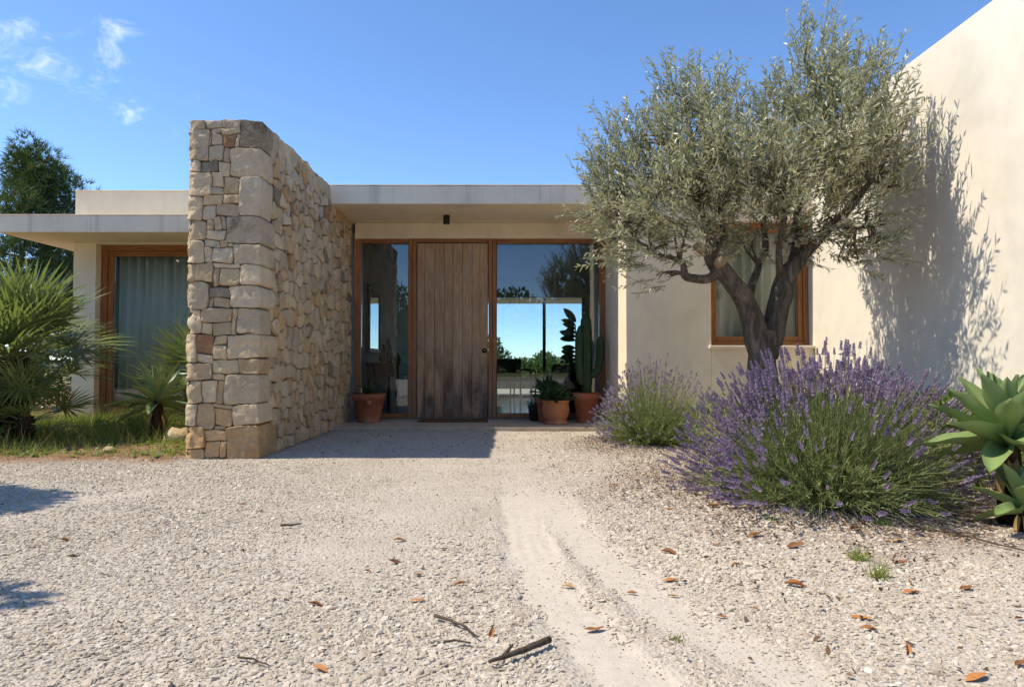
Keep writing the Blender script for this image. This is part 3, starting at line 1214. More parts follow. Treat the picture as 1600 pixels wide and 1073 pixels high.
def stone_block(u0, u1, v0, v1, frame, depth, proud, tint, lit_edge=False):
    """a squared block with a gridded, rough face; lit_edge: the left margin is hacked back round the corner"""
    o, ua, va, na = frame
    seed = Vector((random.uniform(0, 90), random.uniform(0, 90), random.uniform(0, 90)))
    g = .003
    nu, nv = max(4, min(16, round((u1 - u0) / .022))), max(4, min(16, round((v1 - v0) / .022)))
    tu, tv = random.uniform(-.05, .05), random.uniform(-.05, .05)
    cu, cv = (u0 + u1) / 2, (v0 + v1) / 2
    rc = min(.035, min(u1 - u0, v1 - v0) * random.uniform(.10, .2))
    skew = [random.uniform(-.013, .013) for _ in range(4)]
    ts = lambda n: [0, .22 / n * 1.0] + [i / n for i in range(1, n)] + [1 - .22 / n, 1]
    us, vv_ = ts(nu), ts(nv)
    nu, nv = len(us), len(vv_)

    def xy(a, b):
        u = u0 + g + (u1 - u0 - 2 * g) * a + skew[0] * (b - .5) * (0 if lit_edge else 1)
        v = v0 + g + (v1 - v0 - 2 * g) * b + skew[1] * (a - .5)
        du, dv = min(u - u0, u1 - u) / rc, min(v - v0, v1 - v) / rc
        if du < 1 and dv < 1:
            k = math.hypot(1 - du, 1 - dv)
            if k > 1e-6:
                m = max(1 - du, 1 - dv) / k
                u = u + (1 if u < cu else -1) * rc * (1 - du) * (1 - m)
                v = v + (1 if v < cv else -1) * rc * (1 - dv) * (1 - m)
        w = warp((u, v, o.y), .017, 8)
        return u + w.x, v + w.y

    vs = []
    for b in vv_:
        for a in us:
            u, v = xy(a, b)
            q = Vector((u, v, 0)) * 9 + seed
            d = proud + .010 * mnoise.noise(q) + .008 * mnoise.noise(q * 2.6) + .006 * mnoise.noise(q * 6) + (u - cu) * tu + (v - cv) * tv
            e = min(min(a, 1 - a) * (u1 - u0), min(b, 1 - b) * (v1 - v0))
            d -= .008 * max(0, 1 - e / .008) ** 2
            if lit_edge:
                x = u - u0 - .035 - .030 * mnoise.noise(Vector((v * 13, seed.x, 0))) - .022 * mnoise.noise(Vector((v * 40, u * 30, seed.y)))
                if x < .03:
                    d -= .046 * min(1.6, (.03 - x) / .055) * (1 + .5 * mnoise.noise(q * 6))
            vs.append(o + ua * u + va * v + na * d)
    fs = [(j * nu + i, j * nu + i + 1, (j + 1) * nu + i + 1, (j + 1) * nu + i) for j in range(nv - 1) for i in range(nu - 1)]
    rim = [i for i in range(nu)] + [j * nu + nu - 1 for j in range(1, nv)] + [(nv - 1) * nu + i for i in range(nu - 2, -1, -1)] + [j * nu for j in range(nv - 2, 0, -1)]
    k = len(vs)
    for r in rim:
        p = vs[r]
        vs.append(p - na * (depth + (p - o).dot(na)))
    m = len(rim)
    for i in range(m):
        fs.append((k + i, k + (i + 1) % m, rim[(i + 1) % m], rim[i]))
    return vs, fs, tint


def stone_poly(loop, frame, depth, proud, tint, gap=.005):
    """a rubble stone with the given outline (counter-clockwise in the face)"""
    o, ua, va, na = frame
    seed = Vector((random.uniform(0, 90), random.uniform(0, 90), random.uniform(0, 90)))
    cu, cv = sum(p[0] for p in loop) / len(loop), sum(p[1] for p in loop) / len(loop)
    fine = []
    n = len(loop)
    for i in range(n):
        (a, b), (c, d) = loop[i], loop[(i + 1) % n]
        k = max(1, min(4, round(math.hypot(c - a, d - b) / .06)))
        for j in range(k):
            fine.append((a + (c - a) * j / k, b + (d - b) * j / k))
    n = len(fine)
    # soften the corners a little
    fine = [tuple(.09 * fine[i - 1][q] + .82 * fine[i][q] + .09 * fine[(i + 1) % n][q] for q in (0, 1)) for i in range(n)]
    size = min(max(p[0] for p in fine) - min(p[0] for p in fine), max(p[1] for p in fine) - min(p[1] for p in fine))
    tu, tv = random.uniform(-.12, .12), random.uniform(-.10, .06)
    b = min(.010, size * .12)
    vs, fs = [], []
    for ins, d, ru in ((gap, -depth, 0), (gap, proud - b * .9, .004), (gap + b * .4, proud - b * .2, .008), (gap + b * 1.5, proud, .012), (None, proud + .003, .016)):
        for (u, v) in fine:
            r = math.hypot(u - cu, v - cv) + 1e-6
            k = .5 if ins is None else max(.2, 1 - ins / r)
            uu, vv = cu + (u - cu) * k, cv + (v - cv) * k
            w = warp((u, v, 3), .012, 9)
            q = Vector((uu, vv, 0)) * 11 + seed
            dd = d + (ru * (mnoise.noise(q) + .55 * mnoise.noise(q * 2.7)) + (uu - cu) * tu + (vv - cv) * tv if ru else 0)
            vs.append(o + ua * (uu + w.x) + va * (vv + w.y) + na * dd)
    for r in range(4):
        for i in range(n):
            j = (i + 1) % n
            fs.append((r * n + i, r * n + j, (r + 1) * n + j, (r + 1) * n + i))
    vs.append(o + ua * cu + va * cv + na * (proud + .004))
    for i in range(n):
        fs.append((4 * n + i, 4 * n + (i + 1) % n, len(vs) - 1))
    return vs, fs, tint


def finish_stone(name, vs, fs, tints, parent, lens=None):
    b = MB()
    b.add(vs, fs, True)
    o = b.build(name, M_stone, parent)
    a = o.data.attributes.new("tint", 'FLOAT_COLOR', 'POINT')
    a.data.foreach_set("color", np.asarray(tints, dtype=np.float32).ravel())
    try:
        o.data.set_sharp_from_angle(angle=rad(38))
    except Exception:
        pass
    return o


def rnd_tint(k, dirt=None):
    c = TINTS[k]
    f = random.uniform(.86, 1.14)
    wv = random.uniform(-.03, .03)
    return (c[0] * f + wv * .3, c[1] * f, c[2] * f - wv * .4, random.uniform(0, .55) if dirt is None else dirt)


# front face, stone by stone, as measured in the photograph (kind: c cream, g grey, t tan, d dark, r rust, o orange)
FRONT = [(42, 40, 93, 66, 'g'), (94, 40, 146, 66, 'g'), (147, 40, 198, 66, 'g'), (198, 42, 264, 124, 'd'), (42, 66, 106, 158, 'g'), (107, 67, 141, 81, 'c'),
 (142, 66, 197, 83, 'c'), (107, 82, 113, 116, 't'), (114, 82, 144, 117, 'g'), (145, 84, 184, 121, 'r'), (185, 84, 197, 121, 'g'), (107, 118, 148, 160, 'g'),
 (149, 122, 166, 163, 't'), (167, 124, 260, 208, 'c'), (40, 159, 82, 194, 'g'), (83, 160, 134, 196, 'd'), (135, 163, 166, 208, 'c'), (40, 195, 113, 262, 'c'),
 (114, 197, 145, 237, 'c'), (146, 209, 194, 257, 't'), (108, 238, 145, 259, 'g'), (195, 208, 262, 321, 'g'), (38, 263, 84, 333, 'c'), (85, 260, 143, 286, 't'),
 (144, 258, 194, 284, 't'), (85, 287, 125, 330, 'g'), (126, 285, 194, 321, 'g'), (37, 334, 97, 391, 'c'), (98, 331, 116, 359, 't'), (117, 324, 140, 358, 't'),
 (141, 323, 153, 357, 'g'), (98, 359, 152, 387, 'c'), (154, 322, 260, 398, 'g'), (34, 392, 89, 457, 'c'), (90, 388, 136, 410, 'g'), (137, 388, 160, 409, 't'),
 (161, 399, 176, 409, 't'), (90, 411, 114, 457, 'c'), (115, 410, 175, 455, 'g'), (176, 400, 258, 460, 'c'), (34, 458, 116, 510, 't'), (117, 456, 195, 470, 'c'),
 (117, 471, 133, 521, 't'), (134, 471, 195, 519, 'y'), (196, 461, 256, 519, 'c'), (32, 511, 101, 588, 'c'), (102, 525, 162, 556, 'd'), (102, 557, 115, 584, 't'),
 (116, 557, 162, 583, 't'), (163, 520, 252, 583, 'g'), (31, 589, 83, 655, 'c'), (84, 585, 171, 625, 't'), (84, 626, 112, 658, 'y'), (113, 626, 171, 661, 't'),
 (172, 585, 185, 659, 't'), (186, 585, 250, 658, 'g'), (29, 656, 66, 743, 'c'), (67, 659, 118, 714, 'r'), (119, 662, 156, 689, 'y'), (115, 690, 156, 731, 'y'),
 (67, 715, 114, 743, 'c'), (157, 660, 248, 729, 'c'), (29, 744, 110, 789, 't'), (111, 732, 187, 774, 'y'), (188, 730, 252, 774, 't'), (27, 790, 82, 855, 'c'),
 (83, 791, 128, 856, 'c'), (111, 775, 147, 790, 't'), (129, 791, 147, 858, 't'), (148, 775, 258, 860, 'g'), (26, 856, 66, 922, 'g'), (67, 857, 116, 931, 't'),
 (117, 871, 171, 921, 'o'), (117, 859, 171, 870, 't'), (172, 861, 254, 921, 'c'), (25, 923, 89, 988, 'o'), (90, 932, 152, 962, 'o'), (117, 922, 152, 931, 't'),
 (89, 963, 132, 1012, 'o'), (133, 963, 152, 1012, 'o'), (153, 922, 246, 1024, 'o'), (25, 989, 88, 1034, 'o'), (89, 1013, 152, 1034, 't')]
FW, FHT = SX1 - SX0, SZ + .03
fframe = (Vector((SX0, SY0 + .04, 0)), Vector((1, 0, 0)), Vector((0, 0, 1)), Vector((0, -1, 0)))
sframe = (Vector((SX1 - .04, SY0, 0)), Vector((0, 1, 0)), Vector((0, 0, 1)), Vector((1, 0, 0)))
parts, quoins = [], []
for (x0, y0, x1, y1, k) in FRONT:
    ym = (y0 + y1) / 2
    lft = 42 - 16 * (ym - 40) / 980
    rgt = 263 - 15 * (ym - 40) / 980
    u0, u1 = (x0 - lft) / (rgt - lft) * FW, (x1 + 1 - lft) / (rgt - lft) * FW
    v1, v0 = SZ - (y0 - 40) / 985 * FHT, SZ - (y1 + 1 - 40) / 985 * FHT
    u0, u1 = (0 if u0 < .03 else u0), (FW if u1 > FW - .035 else u1)
    quoin = u1 == FW
    left = u0 == 0
    dep = random.choice((.24, .42, .33)) if quoin else random.uniform(.1, .14)
    if left:
        dep = random.uniform(.25, .4)
    tn = rnd_tint(k, random.uniform(.7, 1) if k in 'dg' and v1 > 1.8 else None)
    vs, fs, t = stone_block(u0, u1, v0, v1, fframe, dep, .04 + random.uniform(-.005, .008) + (.006 if quoin or left else 0), tn, left)
    parts.append((1e6, vs, fs, t))
    if quoin:
        quoins.append((v0, v1, dep))


def pack(W, H, cell, blocked, wr, hr):
    nx, nz = int(round(W / cell)), int(round(H / cell))
    occ = np.zeros((nz, nx), bool)
    for (a, b, c, d) in blocked:
        occ[int(math.ceil(c / cell - .5)):int(math.ceil(d / cell - .5)), int(round(a / cell)):int(round(b / cell))] = True
    out = []
    for z in range(nz):
        for x in range(nx):
            if occ[z, x]:
                continue
            w, h = random.choice(wr), random.choice(hr)
            ww = 0
            while ww < w and x + ww < nx and not occ[z, x + ww]:
                ww += 1
            hh = 1
            while hh < h and z + hh < nz and not occ[z + hh, x:x + ww].any():
                hh += 1
            occ[z:z + hh, x:x + ww] = True
            out.append([x, z, ww, hh])
    # let slivers join the stone beside them
    for s in [s for s in out if s[2] * s[3] <= 2]:
        for t in out:
            if t is s or t[2] == 0 or s[2] == 0:
                continue
            if t[1] == s[1] and t[3] == s[3] and (t[0] + t[2] == s[0]) and t[2] + s[2] <= 6:
                t[2] += s[2]
                s[2] = 0
            elif t[0] == s[0] and t[2] == s[2] and (t[1] + t[3] == s[1]) and t[3] + s[3] <= 6:
                t[3] += s[3]
                s[2] = 0
    return [(a * cell, b * cell, (a + c) * cell, (b + d) * cell) for a, b, c, d in out if c]


SL = SY1 - SY0


def voronoi_cells(seeds, u1, v1, umin, ratio):
    """outlines of the cells round jittered seeds (ratio squeezes the heights), each cut to its own rectangle"""
    out = []
    S = [(a, b * ratio) for a, b in seeds]
    for i, (a, b) in enumerate(S):
        lo = umin(seeds[i][1])
        if a < lo - .01:
            continue
        poly = [(lo, 0), (u1, 0), (u1, v1 * ratio), (lo, v1 * ratio)]
        near = sorted((j for j in range(len(S)) if j != i), key=lambda j: (S[j][0] - a) ** 2 + (S[j][1] - b) ** 2)[:18]
        for j in near:
            c, d = S[j]
            mx, my, nx, ny = (a + c) / 2, (b + d) / 2, c - a, d - b
            new = []
            for k in range(len(poly)):
                p, q = poly[k], poly[(k + 1) % len(poly)]
                dp, dq = (p[0] - mx) * nx + (p[1] - my) * ny, (q[0] - mx) * nx + (q[1] - my) * ny
                if dp <= 0:
                    new.append(p)
                if (dp < 0) != (dq < 0) and dp != dq:
                    t = dp / (dp - dq)
                    new.append((p[0] + (q[0] - p[0]) * t, p[1] + (q[1] - p[1]) * t))
            poly = new
            if len(poly) < 3:
                break
        if len(poly) >= 3:
            poly = [p for k, p in enumerate(poly) if math.hypot(p[0] - poly[k - 1][0], p[1] - poly[k - 1][1]) > .012]
        if len(poly) >= 3:
            out.append([(p, q / ratio) for p, q in poly])
    return out


SL = SY1 - SY0


def quoin_depth(v):
    for a, b, d in quoins:
        if a <= v <= b:
            return d + .002
    return .24


seeds = []
v = 0.06
while v < SZ:
    h = random.uniform(.095, .165)
    u = random.uniform(.02, .12)
    while u < SL:
        seeds.append((u, v + random.uniform(-.055, .055)))
        u += random.uniform(.10, .26)
    v += h
for poly in voronoi_cells(seeds, SL, SZ, quoin_depth, 1.15):
    d = max(q for _, q in poly)
    a = min(p for p, _ in poly)
    k = random.choices("tcgdroy", (34, 28, 6, 1, 1.5, 10, 20))[0]
    if d > 1.7 and random.random() < .16:
        k = random.choice("gggd")
    tn = rnd_tint(k, random.uniform(.3, .9) if d > 1.7 else random.uniform(0, .25))
    vs, fs, t = stone_poly(poly, sframe, .12, .04 + random.uniform(-.012, .016), tn)
    parts.append((1 / (a + .4), vs, fs, t))
parts.sort(key=lambda p: -p[0])
for _, vs, fs, t in parts[:300]:
    finish_stone("stone", vs, fs, [t] * len(vs), swall)
mv, mf, mt = [], [], []
for _, vs, fs, t in parts[300:]:
    k = len(mv)
    mv += vs
    mf += [tuple(i + k for i in f) for f in fs]
    mt += [t] * len(vs)
# the far side and the top of the wall, out of sight
lframe = (Vector((SX0 + .04, SY0 + .3, 0)), Vector((0, 1, 0)), Vector((0, 0, 1)), Vector((-1, 0, 0)))
tframe = (Vector((SX0 + .02, SY0 + .05, SZ - .05)), Vector((1, 0, 0)), Vector((0, 1, 0)), Vector((0, 0, 1)))
for fr_, W, H, cell, wr, hr in ((lframe, SL - .3, SZ, .06, (3, 4, 5), (2, 3, 4)), (tframe, FW - .04, SL - .05, .09, (3, 4), (2, 3, 4))):
    for (a, b, c, d) in pack(W, H, cell, [], wr, hr):
        vs, fs, t = stone(a, c, b, d, fr_, .1, .035 + random.uniform(-.008, .008), rnd_tint(random.choice("tcgy")), .006, .02, 4)
        if fr_ is lframe or fr_ is tframe:
            fs = [f[::-1] for f in fs] if fr_ is lframe else fs
        k = len(mv)
        mv += vs
        mf += [tuple(i + k for i in f) for f in fs]
        mt += [t] * len(vs)
tag(finish_stone("stone", mv, mf, mt, swall), kind="stuff")

# ------------------------------------------------------------------ trees and bushes
def tri_fill(o):
    return o


def pick_inside(cl, n):
    """n points inside weighted spheres cl [(centre, r)], denser towards the skin"""
    w = np.array([r ** 2.2 for _, r in cl])
    idx = R.choice(len(cl), n, p=w / w.sum())
    C = np.array([list(c) for c, _ in cl])[idx]
    rr = np.array([r for _, r in cl])[idx][:, None]
    d = rdir(n)
    return C + d * rr * R.uniform(.35, 1, (n, 1)) ** .6, d, idx


def olive_tree():
    root = empty("olive_tree", P(1195, 722, 5.8), "old olive tree with a forked trunk rising behind the lavender", "tree")
    b = MB()
    limbs = [
        ([(1196, 735, 5.8), (1194, 650, 5.8), (1193, 600, 5.8), (1192, 555, 5.8), (1193, 515, 5.8)], [.21, .145, .125, .118, .112]),
        ([(1186, 560, 5.78), (1176, 500, 5.77), (1160, 463, 5.75), (1140, 435, 5.72), (1120, 415, 5.7), (1110, 398, 5.68)], [.084, .094, .088, .078, .070, .058]),
        ([(1112, 402, 5.68), (1109, 370, 5.68), (1097, 330, 5.65), (1080, 285, 5.65), (1062, 235, 5.65)], [.055, .042, .034, .024, .012]),
        ([(1125, 425, 5.7), (1105, 436, 5.68), (1086, 435, 5.64), (1071, 430, 5.6), (1066, 414, 5.58), (1052, 404, 5.55), (1025, 396, 5.5), (990, 372, 5.45)], [.05, .04, .036, .036, .026, .02, .014, .008]),
        ([(1203, 560, 5.82), (1212, 500, 5.83), (1222, 455, 5.84), (1234, 425, 5.83), (1250, 402, 5.8)], [.082, .090, .087, .078, .060]),
        ([(1244, 408, 5.8), (1268, 385, 5.75), (1300, 352, 5.65), (1345, 305, 5.5), (1390, 240, 5.38)], [.062, .052, .042, .028, .012]),
        ([(1236, 420, 5.83), (1246, 380, 5.9), (1246, 325, 5.98), (1256, 245, 6.02), (1266, 140, 6.03)], [.062, .046, .038, .026, .010]),
        ([(1170, 470, 5.8), (1180, 430, 5.95), (1196, 385, 6.1), (1186, 310, 6.15), (1165, 225, 6.1)], [.045, .036, .030, .022, .010]),
        ([(1110, 405, 5.68), (1128, 365, 5.85), (1124, 300, 5.95), (1110, 190, 6.0)], [.04, .03, .022, .010]),
        ([(1222, 440, 5.84), (1216, 395, 5.7), (1225, 340, 5.6), (1240, 270, 5.55)], [.04, .028, .022, .010]),
        ([(1300, 352, 5.65), (1345, 356, 5.55), (1395, 348, 5.45)], [.025, .015, .007]),
    ]
    anchors = []
    for k, (pts, rr) in enumerate(limbs):
        W = [P(*p) for p in pts]
        # smooth the polyline
        sm_p, sm_r = [], []
        for i in range(len(W) - 1):
            p0, p1, p2, p3 = W[max(i - 1, 0)], W[i], W[i + 1], W[min(i + 2, len(W) - 1)]
            for s in range(6):
                t = s / 6
                q = .5 * ((2 * p1) + (p2 - p0) * t + (2 * p0 - 5 * p1 + 4 * p2 - p3) * t * t + (3 * p1 - p0 - 3 * p2 + p3) * t ** 3)
                sm_p.append(q + warp(q, .012, 6))
                sm_r.append(rr[i] + (rr[i + 1] - rr[i]) * t)
        sm_p.append(W[-1])
        sm_r.append(rr[-1])
        b.tube(sm_p, sm_r, 20 if k in (0, 1, 4) else 10, jitter=.22 if k in (0, 1, 4) else .08)
        if k not in (0, 1, 4):
            anchors += [(p, r) for p, r in zip(sm_p, sm_r)][2:]
    q = P(1117, 403, 5.58)
    trunk = b.build("trunk", M_bark, root)
    md = trunk.modifiers.new("join", 'REMESH')
    md.mode = 'VOXEL'
    md.voxel_size = .011
    md.use_smooth_shade = True
    # sawn branch stubs
    for (px, py, y, d, r) in ((1121, 411, 5.66, (.15, -1, .05), .040), (1097, 392, 5.62, (-.7, -.5, .35), .028)):
        c = P(px, py, y)
        d = Vector(d).normalized()
        st = MB().tube([c, c + d * .05, c + d * .085], [r * 1.25, r * 1.08, r], 14)
        st.build("stub", M_cut, root)
    CL = [(1268, 75, 42, 6.0), (1255, 140, 62, 5.95), (1315, 125, 52, 5.7), (1362, 150, 40, 5.45), (1376, 190, 36, 5.4), (1295, 190, 74, 5.6), (1362, 250, 46, 5.35),
          (1325, 262, 70, 5.55), (1235, 225, 78, 6.05), (1160, 240, 72, 5.8), (1112, 165, 46, 6.0), (1055, 150, 46, 5.9), (1085, 215, 66, 5.6), (1030, 225, 60, 5.9),
          (965, 215, 34, 5.8), (950, 270, 42, 5.7), (935, 320, 34, 5.6), (985, 290, 62, 5.8), (1062, 295, 78, 5.6), (1150, 305, 78, 5.8), (1240, 305, 80, 5.75),
          (955, 370, 30, 5.6), (1005, 375, 50, 5.6), (1075, 365, 48, 5.5), (1030, 425, 20, 5.5), (1305, 345, 52, 5.6), (1350, 320, 34, 5.4), (1395, 280, 22, 5.35),
          (1365, 378, 20, 5.4), (1320, 395, 24, 5.55), (1160, 375, 38, 5.9), (1232, 370, 34, 6.0), (1200, 165, 40, 6.1), (1110, 290, 70, 6.3), (1280, 270, 70, 6.3),
          (1200, 280, 70, 5.2), (1310, 220, 56, 5.15), (1020, 300, 55, 5.3), (1120, 260, 60, 5.2)]
    cl = [(P(x + 8, y + 12, d), r * .86 * d / FPX) for x, y, r, d in CL]
    # branches from the limbs out to each clump
    br = MB()
    lines = []
    for (c, r) in cl:
        best = min(anchors, key=lambda a: (a[0] - c).length + .25 * max(0, a[0].z - c.z))
        p0 = best[0]
        for _ in range(3):
            e = c + Vector((random.uniform(-1, 1), random.uniform(-1, 1), random.uniform(-.4, 1))) * r * .75
            mid = (p0 + e) * .5 + Vector((random.uniform(-.05, .05), random.uniform(-.05, .05), random.uniform(-.02, .07)))
            q1 = p0 + (mid - p0) * .5 + Vector((0, 0, .01))
            br.tube([p0, q1, mid, mid + (e - mid) * .55 + Vector((0, 0, .02)), e], [min(best[1], .016), .012, .009, .006, .003], 6, False)
    # leafy shoots
    n = 2600
    S, d, idx = pick_inside(cl, n)
    cen = np.array(P(1195, 330, 5.75))
    outw = nrm(S - cen + np.array([0, 0, .2]))
    up = np.array([[0, 0, 1.0]])
    D = nrm(.42 * outw + .4 * d + .75 * up + .30 * rdir(n))
    low = S[:, 2] < P(1195, 340, 5.7).z
    D[low] = nrm(D[low] + np.array([0, 0, -.55]) + .4 * outw[low])
    L = R.uniform(.15, .38, n)
    bend = rdir(n) * .05
    T = [S + D * (L * t)[:, None] + bend * t * t for t in (0, .5, 1)]
    lines = np.stack(T, 1)
    Vt, Ft = rods(lines, .0028, .0010)
    tag(br.build("branches", M_twig, root), kind="stuff")
    fast("twigs", Vt, Ft, M_twig, root, True)
    tag(root.children[-1], kind="stuff")
    k = 19
    t = np.linspace(.05, 1.0, k)[None, :, None]
    pos = S[:, None, :] + D[:, None, :] * L[:, None, None] * t + bend[:, None, :] * t * t
    side = nrm(np.cross(np.repeat(D[:, None, :], k, 1), rdir(n * k).reshape(n, k, 3)))
    LD = nrm(np.repeat(D[:, None, :], k, 1) * R.uniform(.5, 1.1, (n, k, 1)) + side * R.uniform(.5, 1.0, (n, k, 1)) + np.array([0, 0, -.10]))
    pos, LD = pos.reshape(-1, 3), LD.reshape(-1, 3)
    keep = R.uniform(size=len(pos)) < .93
    pos, LD = pos[keep], LD[keep]
    m = len(pos)
    N = nrm(rdir(m) + np.array([0, 0, .9]))
    V, F = blades(pos, LD, N, R.uniform(.042, .074, m), R.uniform(.0105, .0155, m), [(0, .15, 0), (.35, 1, 0), (.7, .75, 0), (1, .03, 0)], R.uniform(-.1, .25, m), .12)
    fast("crown", V, F, M_olive, root, True, shade_of(m, 8))
    tag(root.children[-1], kind="stuff")
    return root


def leaf_mass(cl, n, L, W, up=.4):
    S, d, _ = pick_inside(cl, n)
    D = nrm(d * .8 + rdir(n) * .7 + np.array([0, 0, up]))
    N = nrm(d + rdir(n) * .7 + np.array([0, 0, .5]))
    V, F = blades(S, D, N, R.uniform(L * .7, L * 1.3, n), R.uniform(W * .7, W * 1.3, n), LANCE, R.uniform(-.1, .4, n), .1)
    return V, F, n


def pine_tree(loc, H, spread, label, n_tuft=2600, group=None, low=.35):
    random.seed(23)
    x, y, z = loc
    root = empty("pine_tree", loc, label, "tree", group)
    b = MB()
    tr = [Vector((x + .06 * H * math.sin(t * 4) * t, y, z + H * .93 * t)) for t in np.linspace(0, 1, 8)]
    b.tube(tr, [H * .026 * (1 - .85 * t) for t in np.linspace(0, 1, 8)], 9, jitter=.1)
    cl = []
    for k in range(36):
        t = low + (1 - low) * (k + random.random()) / 36
        a = k * 2.4 + random.uniform(-.6, .6)
        rr = spread * (1.08 - t) ** .75 * random.uniform(.45, 1) * 1.1
        base = Vector((x + .06 * H * math.sin(t * 4) * t, y, z + H * .93 * t * .92))
        tip = base + Vector((math.cos(a) * rr, math.sin(a) * rr, rr * random.uniform(.15, .5)))
        b.tube([base, (base + tip) / 2 + Vector((0, 0, .05 * rr)), tip], [.05, .035, .015], 6, False)
        cl.append((tip, H * random.uniform(.055, .10)))
        cl.append(((base * .4 + tip * .6) + Vector((0, 0, .1)), H * random.uniform(.05, .08)))
    cl.append((tr[-1], H * .06))
    b.build("trunk", M_pinebark, root)
    S, d, _ = pick_inside(cl, n_tuft)
    k = 11
    D = nrm(d[:, None, :] * .7 + rdir(n_tuft * k).reshape(n_tuft, k, 3) * .9 + np.array([0, 0, .45])).reshape(-1, 3)
    Pb = np.repeat(S, k, 0) + rdir(n_tuft * k) * .03
    V, F = blades(Pb, D, rdir(len(Pb)), R.uniform(.14, .30, len(Pb)) * H / 8, R.uniform(.012, .024, len(Pb)) * H / 8, BLADE)
    o = fast("crown", V, F, M_pine, root, False, np.repeat(R.uniform(0, 1, n_tuft), k * 6))
    tag(o, kind="stuff")
    return root


def copy_tree(o, loc, label, s=1.0, rz=0.0):
    c = o.copy()
    col.objects.link(c)
    c.location, c.scale, c.rotation_euler = loc, (s, s, s), (0, 0, rz)
    c["label"] = label
    for ch in o.children:
        d = ch.copy()
        col.objects.link(d)
        d.parent = c
        for g in ch.children:
            e = g.copy()
            col.objects.link(e)
            e.parent = d
    return c


olive = olive_tree()
GP = "pines around the house"
pine = pine_tree((-15.4, 22, 0), 8.4, 3.0, "tallest pine behind the left end of the roof", 5200, GP, .12)
copy_tree(pine, (-13.0, 24.5, -.2), "shorter pine standing close behind the roof corner", .80, 2.1)
copy_tree(pine, (-18.5, 20.5, -.2), "pine at the far left edge behind the fan palm", .9, 4.0)
copy_tree(pine, (-16.5, 27, 0), "pine half hidden behind the two pines left of the roof", .85, 5.2)
copy_tree(pine, (-14, -12, 0), "broad pine on the left behind the camera", 1.1, 3.0)


def bush(name, cl, n, L, W, label, catg, mat, group=None):
    c0 = cl[0][0]
    root = empty(name, (c0.x, c0.y, 0), label, catg, group)
    b = MB()
    for c, r in cl:
        for _ in range(3):
            e = c + Vector((random.uniform(-1, 1), random.uniform(-1, 1), random.uniform(-.3, .8))) * r * .6
            p0 = Vector((c0.x + random.uniform(-.1, .1), c0.y + random.uniform(-.1, .1), 0))
            b.tube([p0, (p0 + e) / 2 + Vector((0, 0, .08 * r)), e], [.03 * r + .004, .02 * r + .003, .003], 5, False)
    b.build("stems", M_twig, root)
    V, F, m = leaf_mass(cl, n, L, W)
    tag(fast("foliage", V, F, mat, root, True, shade_of(m, 8)), kind="stuff")
    return root


GB = "bushes on the garden side seen through the glass"
bush("bush", [(P(845, 600, 24), .9), (P(820, 605, 24), .7), (P(880, 595, 24.5), .8), (P(850, 575, 24), .55), (P(870, 615, 23.5), .7), (P(835, 640, 23), .7), (P(800, 630, 24), .7)], 16000, .13, .06,
     "round green bush beyond the terrace seen through the right glass", "bush", M_bush, GB)
bush("bush", [(Vector((.3, 21.6, .35)), .6), (Vector((1.2, 21.8, .4)), .6), (Vector((-.6, 21.7, .35)), .6), (Vector((2.1, 21.7, .4)), .6), (Vector((-1.6, 21.7, .35)), .6), (Vector((-2.7, 21.7, .35)), .6)], 12000, .11, .05,
     "low green hedge along the end of the terrace", "hedge", M_bush, GB)
bush("bush", [(P(772, 575, 23), .7), (P(765, 545, 23), .45), (P(782, 610, 23), .6), (P(750, 600, 23), .8)], 5000, .13, .05,
     "taller green bush beyond the terrace just right of the door", "bush", M_bush, GB)
bush("bush", [(P(930, 610, 25), .9), (P(960, 620, 25), .9)], 4000, .13, .05, "green bush beyond the terrace behind the cactus", "bush", M_bush, GB)
bush("bush", [(P(620, 600, 25), 1.1), (P(660, 610, 25), 1.0), (P(590, 600, 25), 1.0)], 4000, .13, .05, "green bush beyond the terrace behind the console", "bush", M_bush, GB)

bush("bush", [(Vector((-8.6, 11.5, .8)), 1.0), (Vector((-9.8, 11.8, .9)), 1.1), (Vector((-7.6, 12.2, .7)), .9)], 6000, .11, .04, "dark bush beyond the house corner behind the fan palm", "bush", M_broad, "bushes beyond the house corner")
# woods across the drive, behind the camera; the right glass mirrors them
far = bush("round_tree", [(Vector((0, -36, 4.2)), 2.6), (Vector((2.2, -36, 3.4)), 2.0), (Vector((-2.2, -36, 3.2)), 2.0), (Vector((.6, -35, 2.2)), 2.2), (Vector((-1.5, -35, 1.4)), 1.6), (Vector((2, -35, 1.3)), 1.6)], 9000, .34, .16,
           "round tree across the drive behind the camera, straight behind", "tree", M_broad, "trees across the drive behind the camera")
for i, (x, y, k) in enumerate(((5.5, -37, 1.05), (-5.2, -36, .9), (-10.5, -38, 1.1), (11, -36, .95), (16.5, -38, 1.15), (-16, -36, 1.0), (22, -37, 1.1), (-21.5, -38, 1.1))):
    copy_tree(far, (x, y, 0), "round tree across the drive behind the camera, %s" % ("first to the right", "first to the left", "second to the left", "second to the right", "third to the right", "third to the left", "fourth to the right", "fourth to the left")[i], k, i * 1.3)

copy_tree(far, (-5.6, -16.0, 0), "small round tree across the drive behind the camera", .5, 1.0)
copy_tree(far, (-12.5, -4.0, 0), "round tree beside the drive left of the camera", .85, 2.6)
copy_tree(far, (-17.5, -6.5, 0), "round tree farther left behind the camera, nearest the garden", 1.0, .4)
copy_tree(far, (-17.0, -12.5, 0), "round tree farther left behind the camera, nearest the drive", 1.1, 1.4)
copy_tree(far, (-12.0, 27.0, 0), "round dark tree beyond the house behind the pines", .9, 3.4)

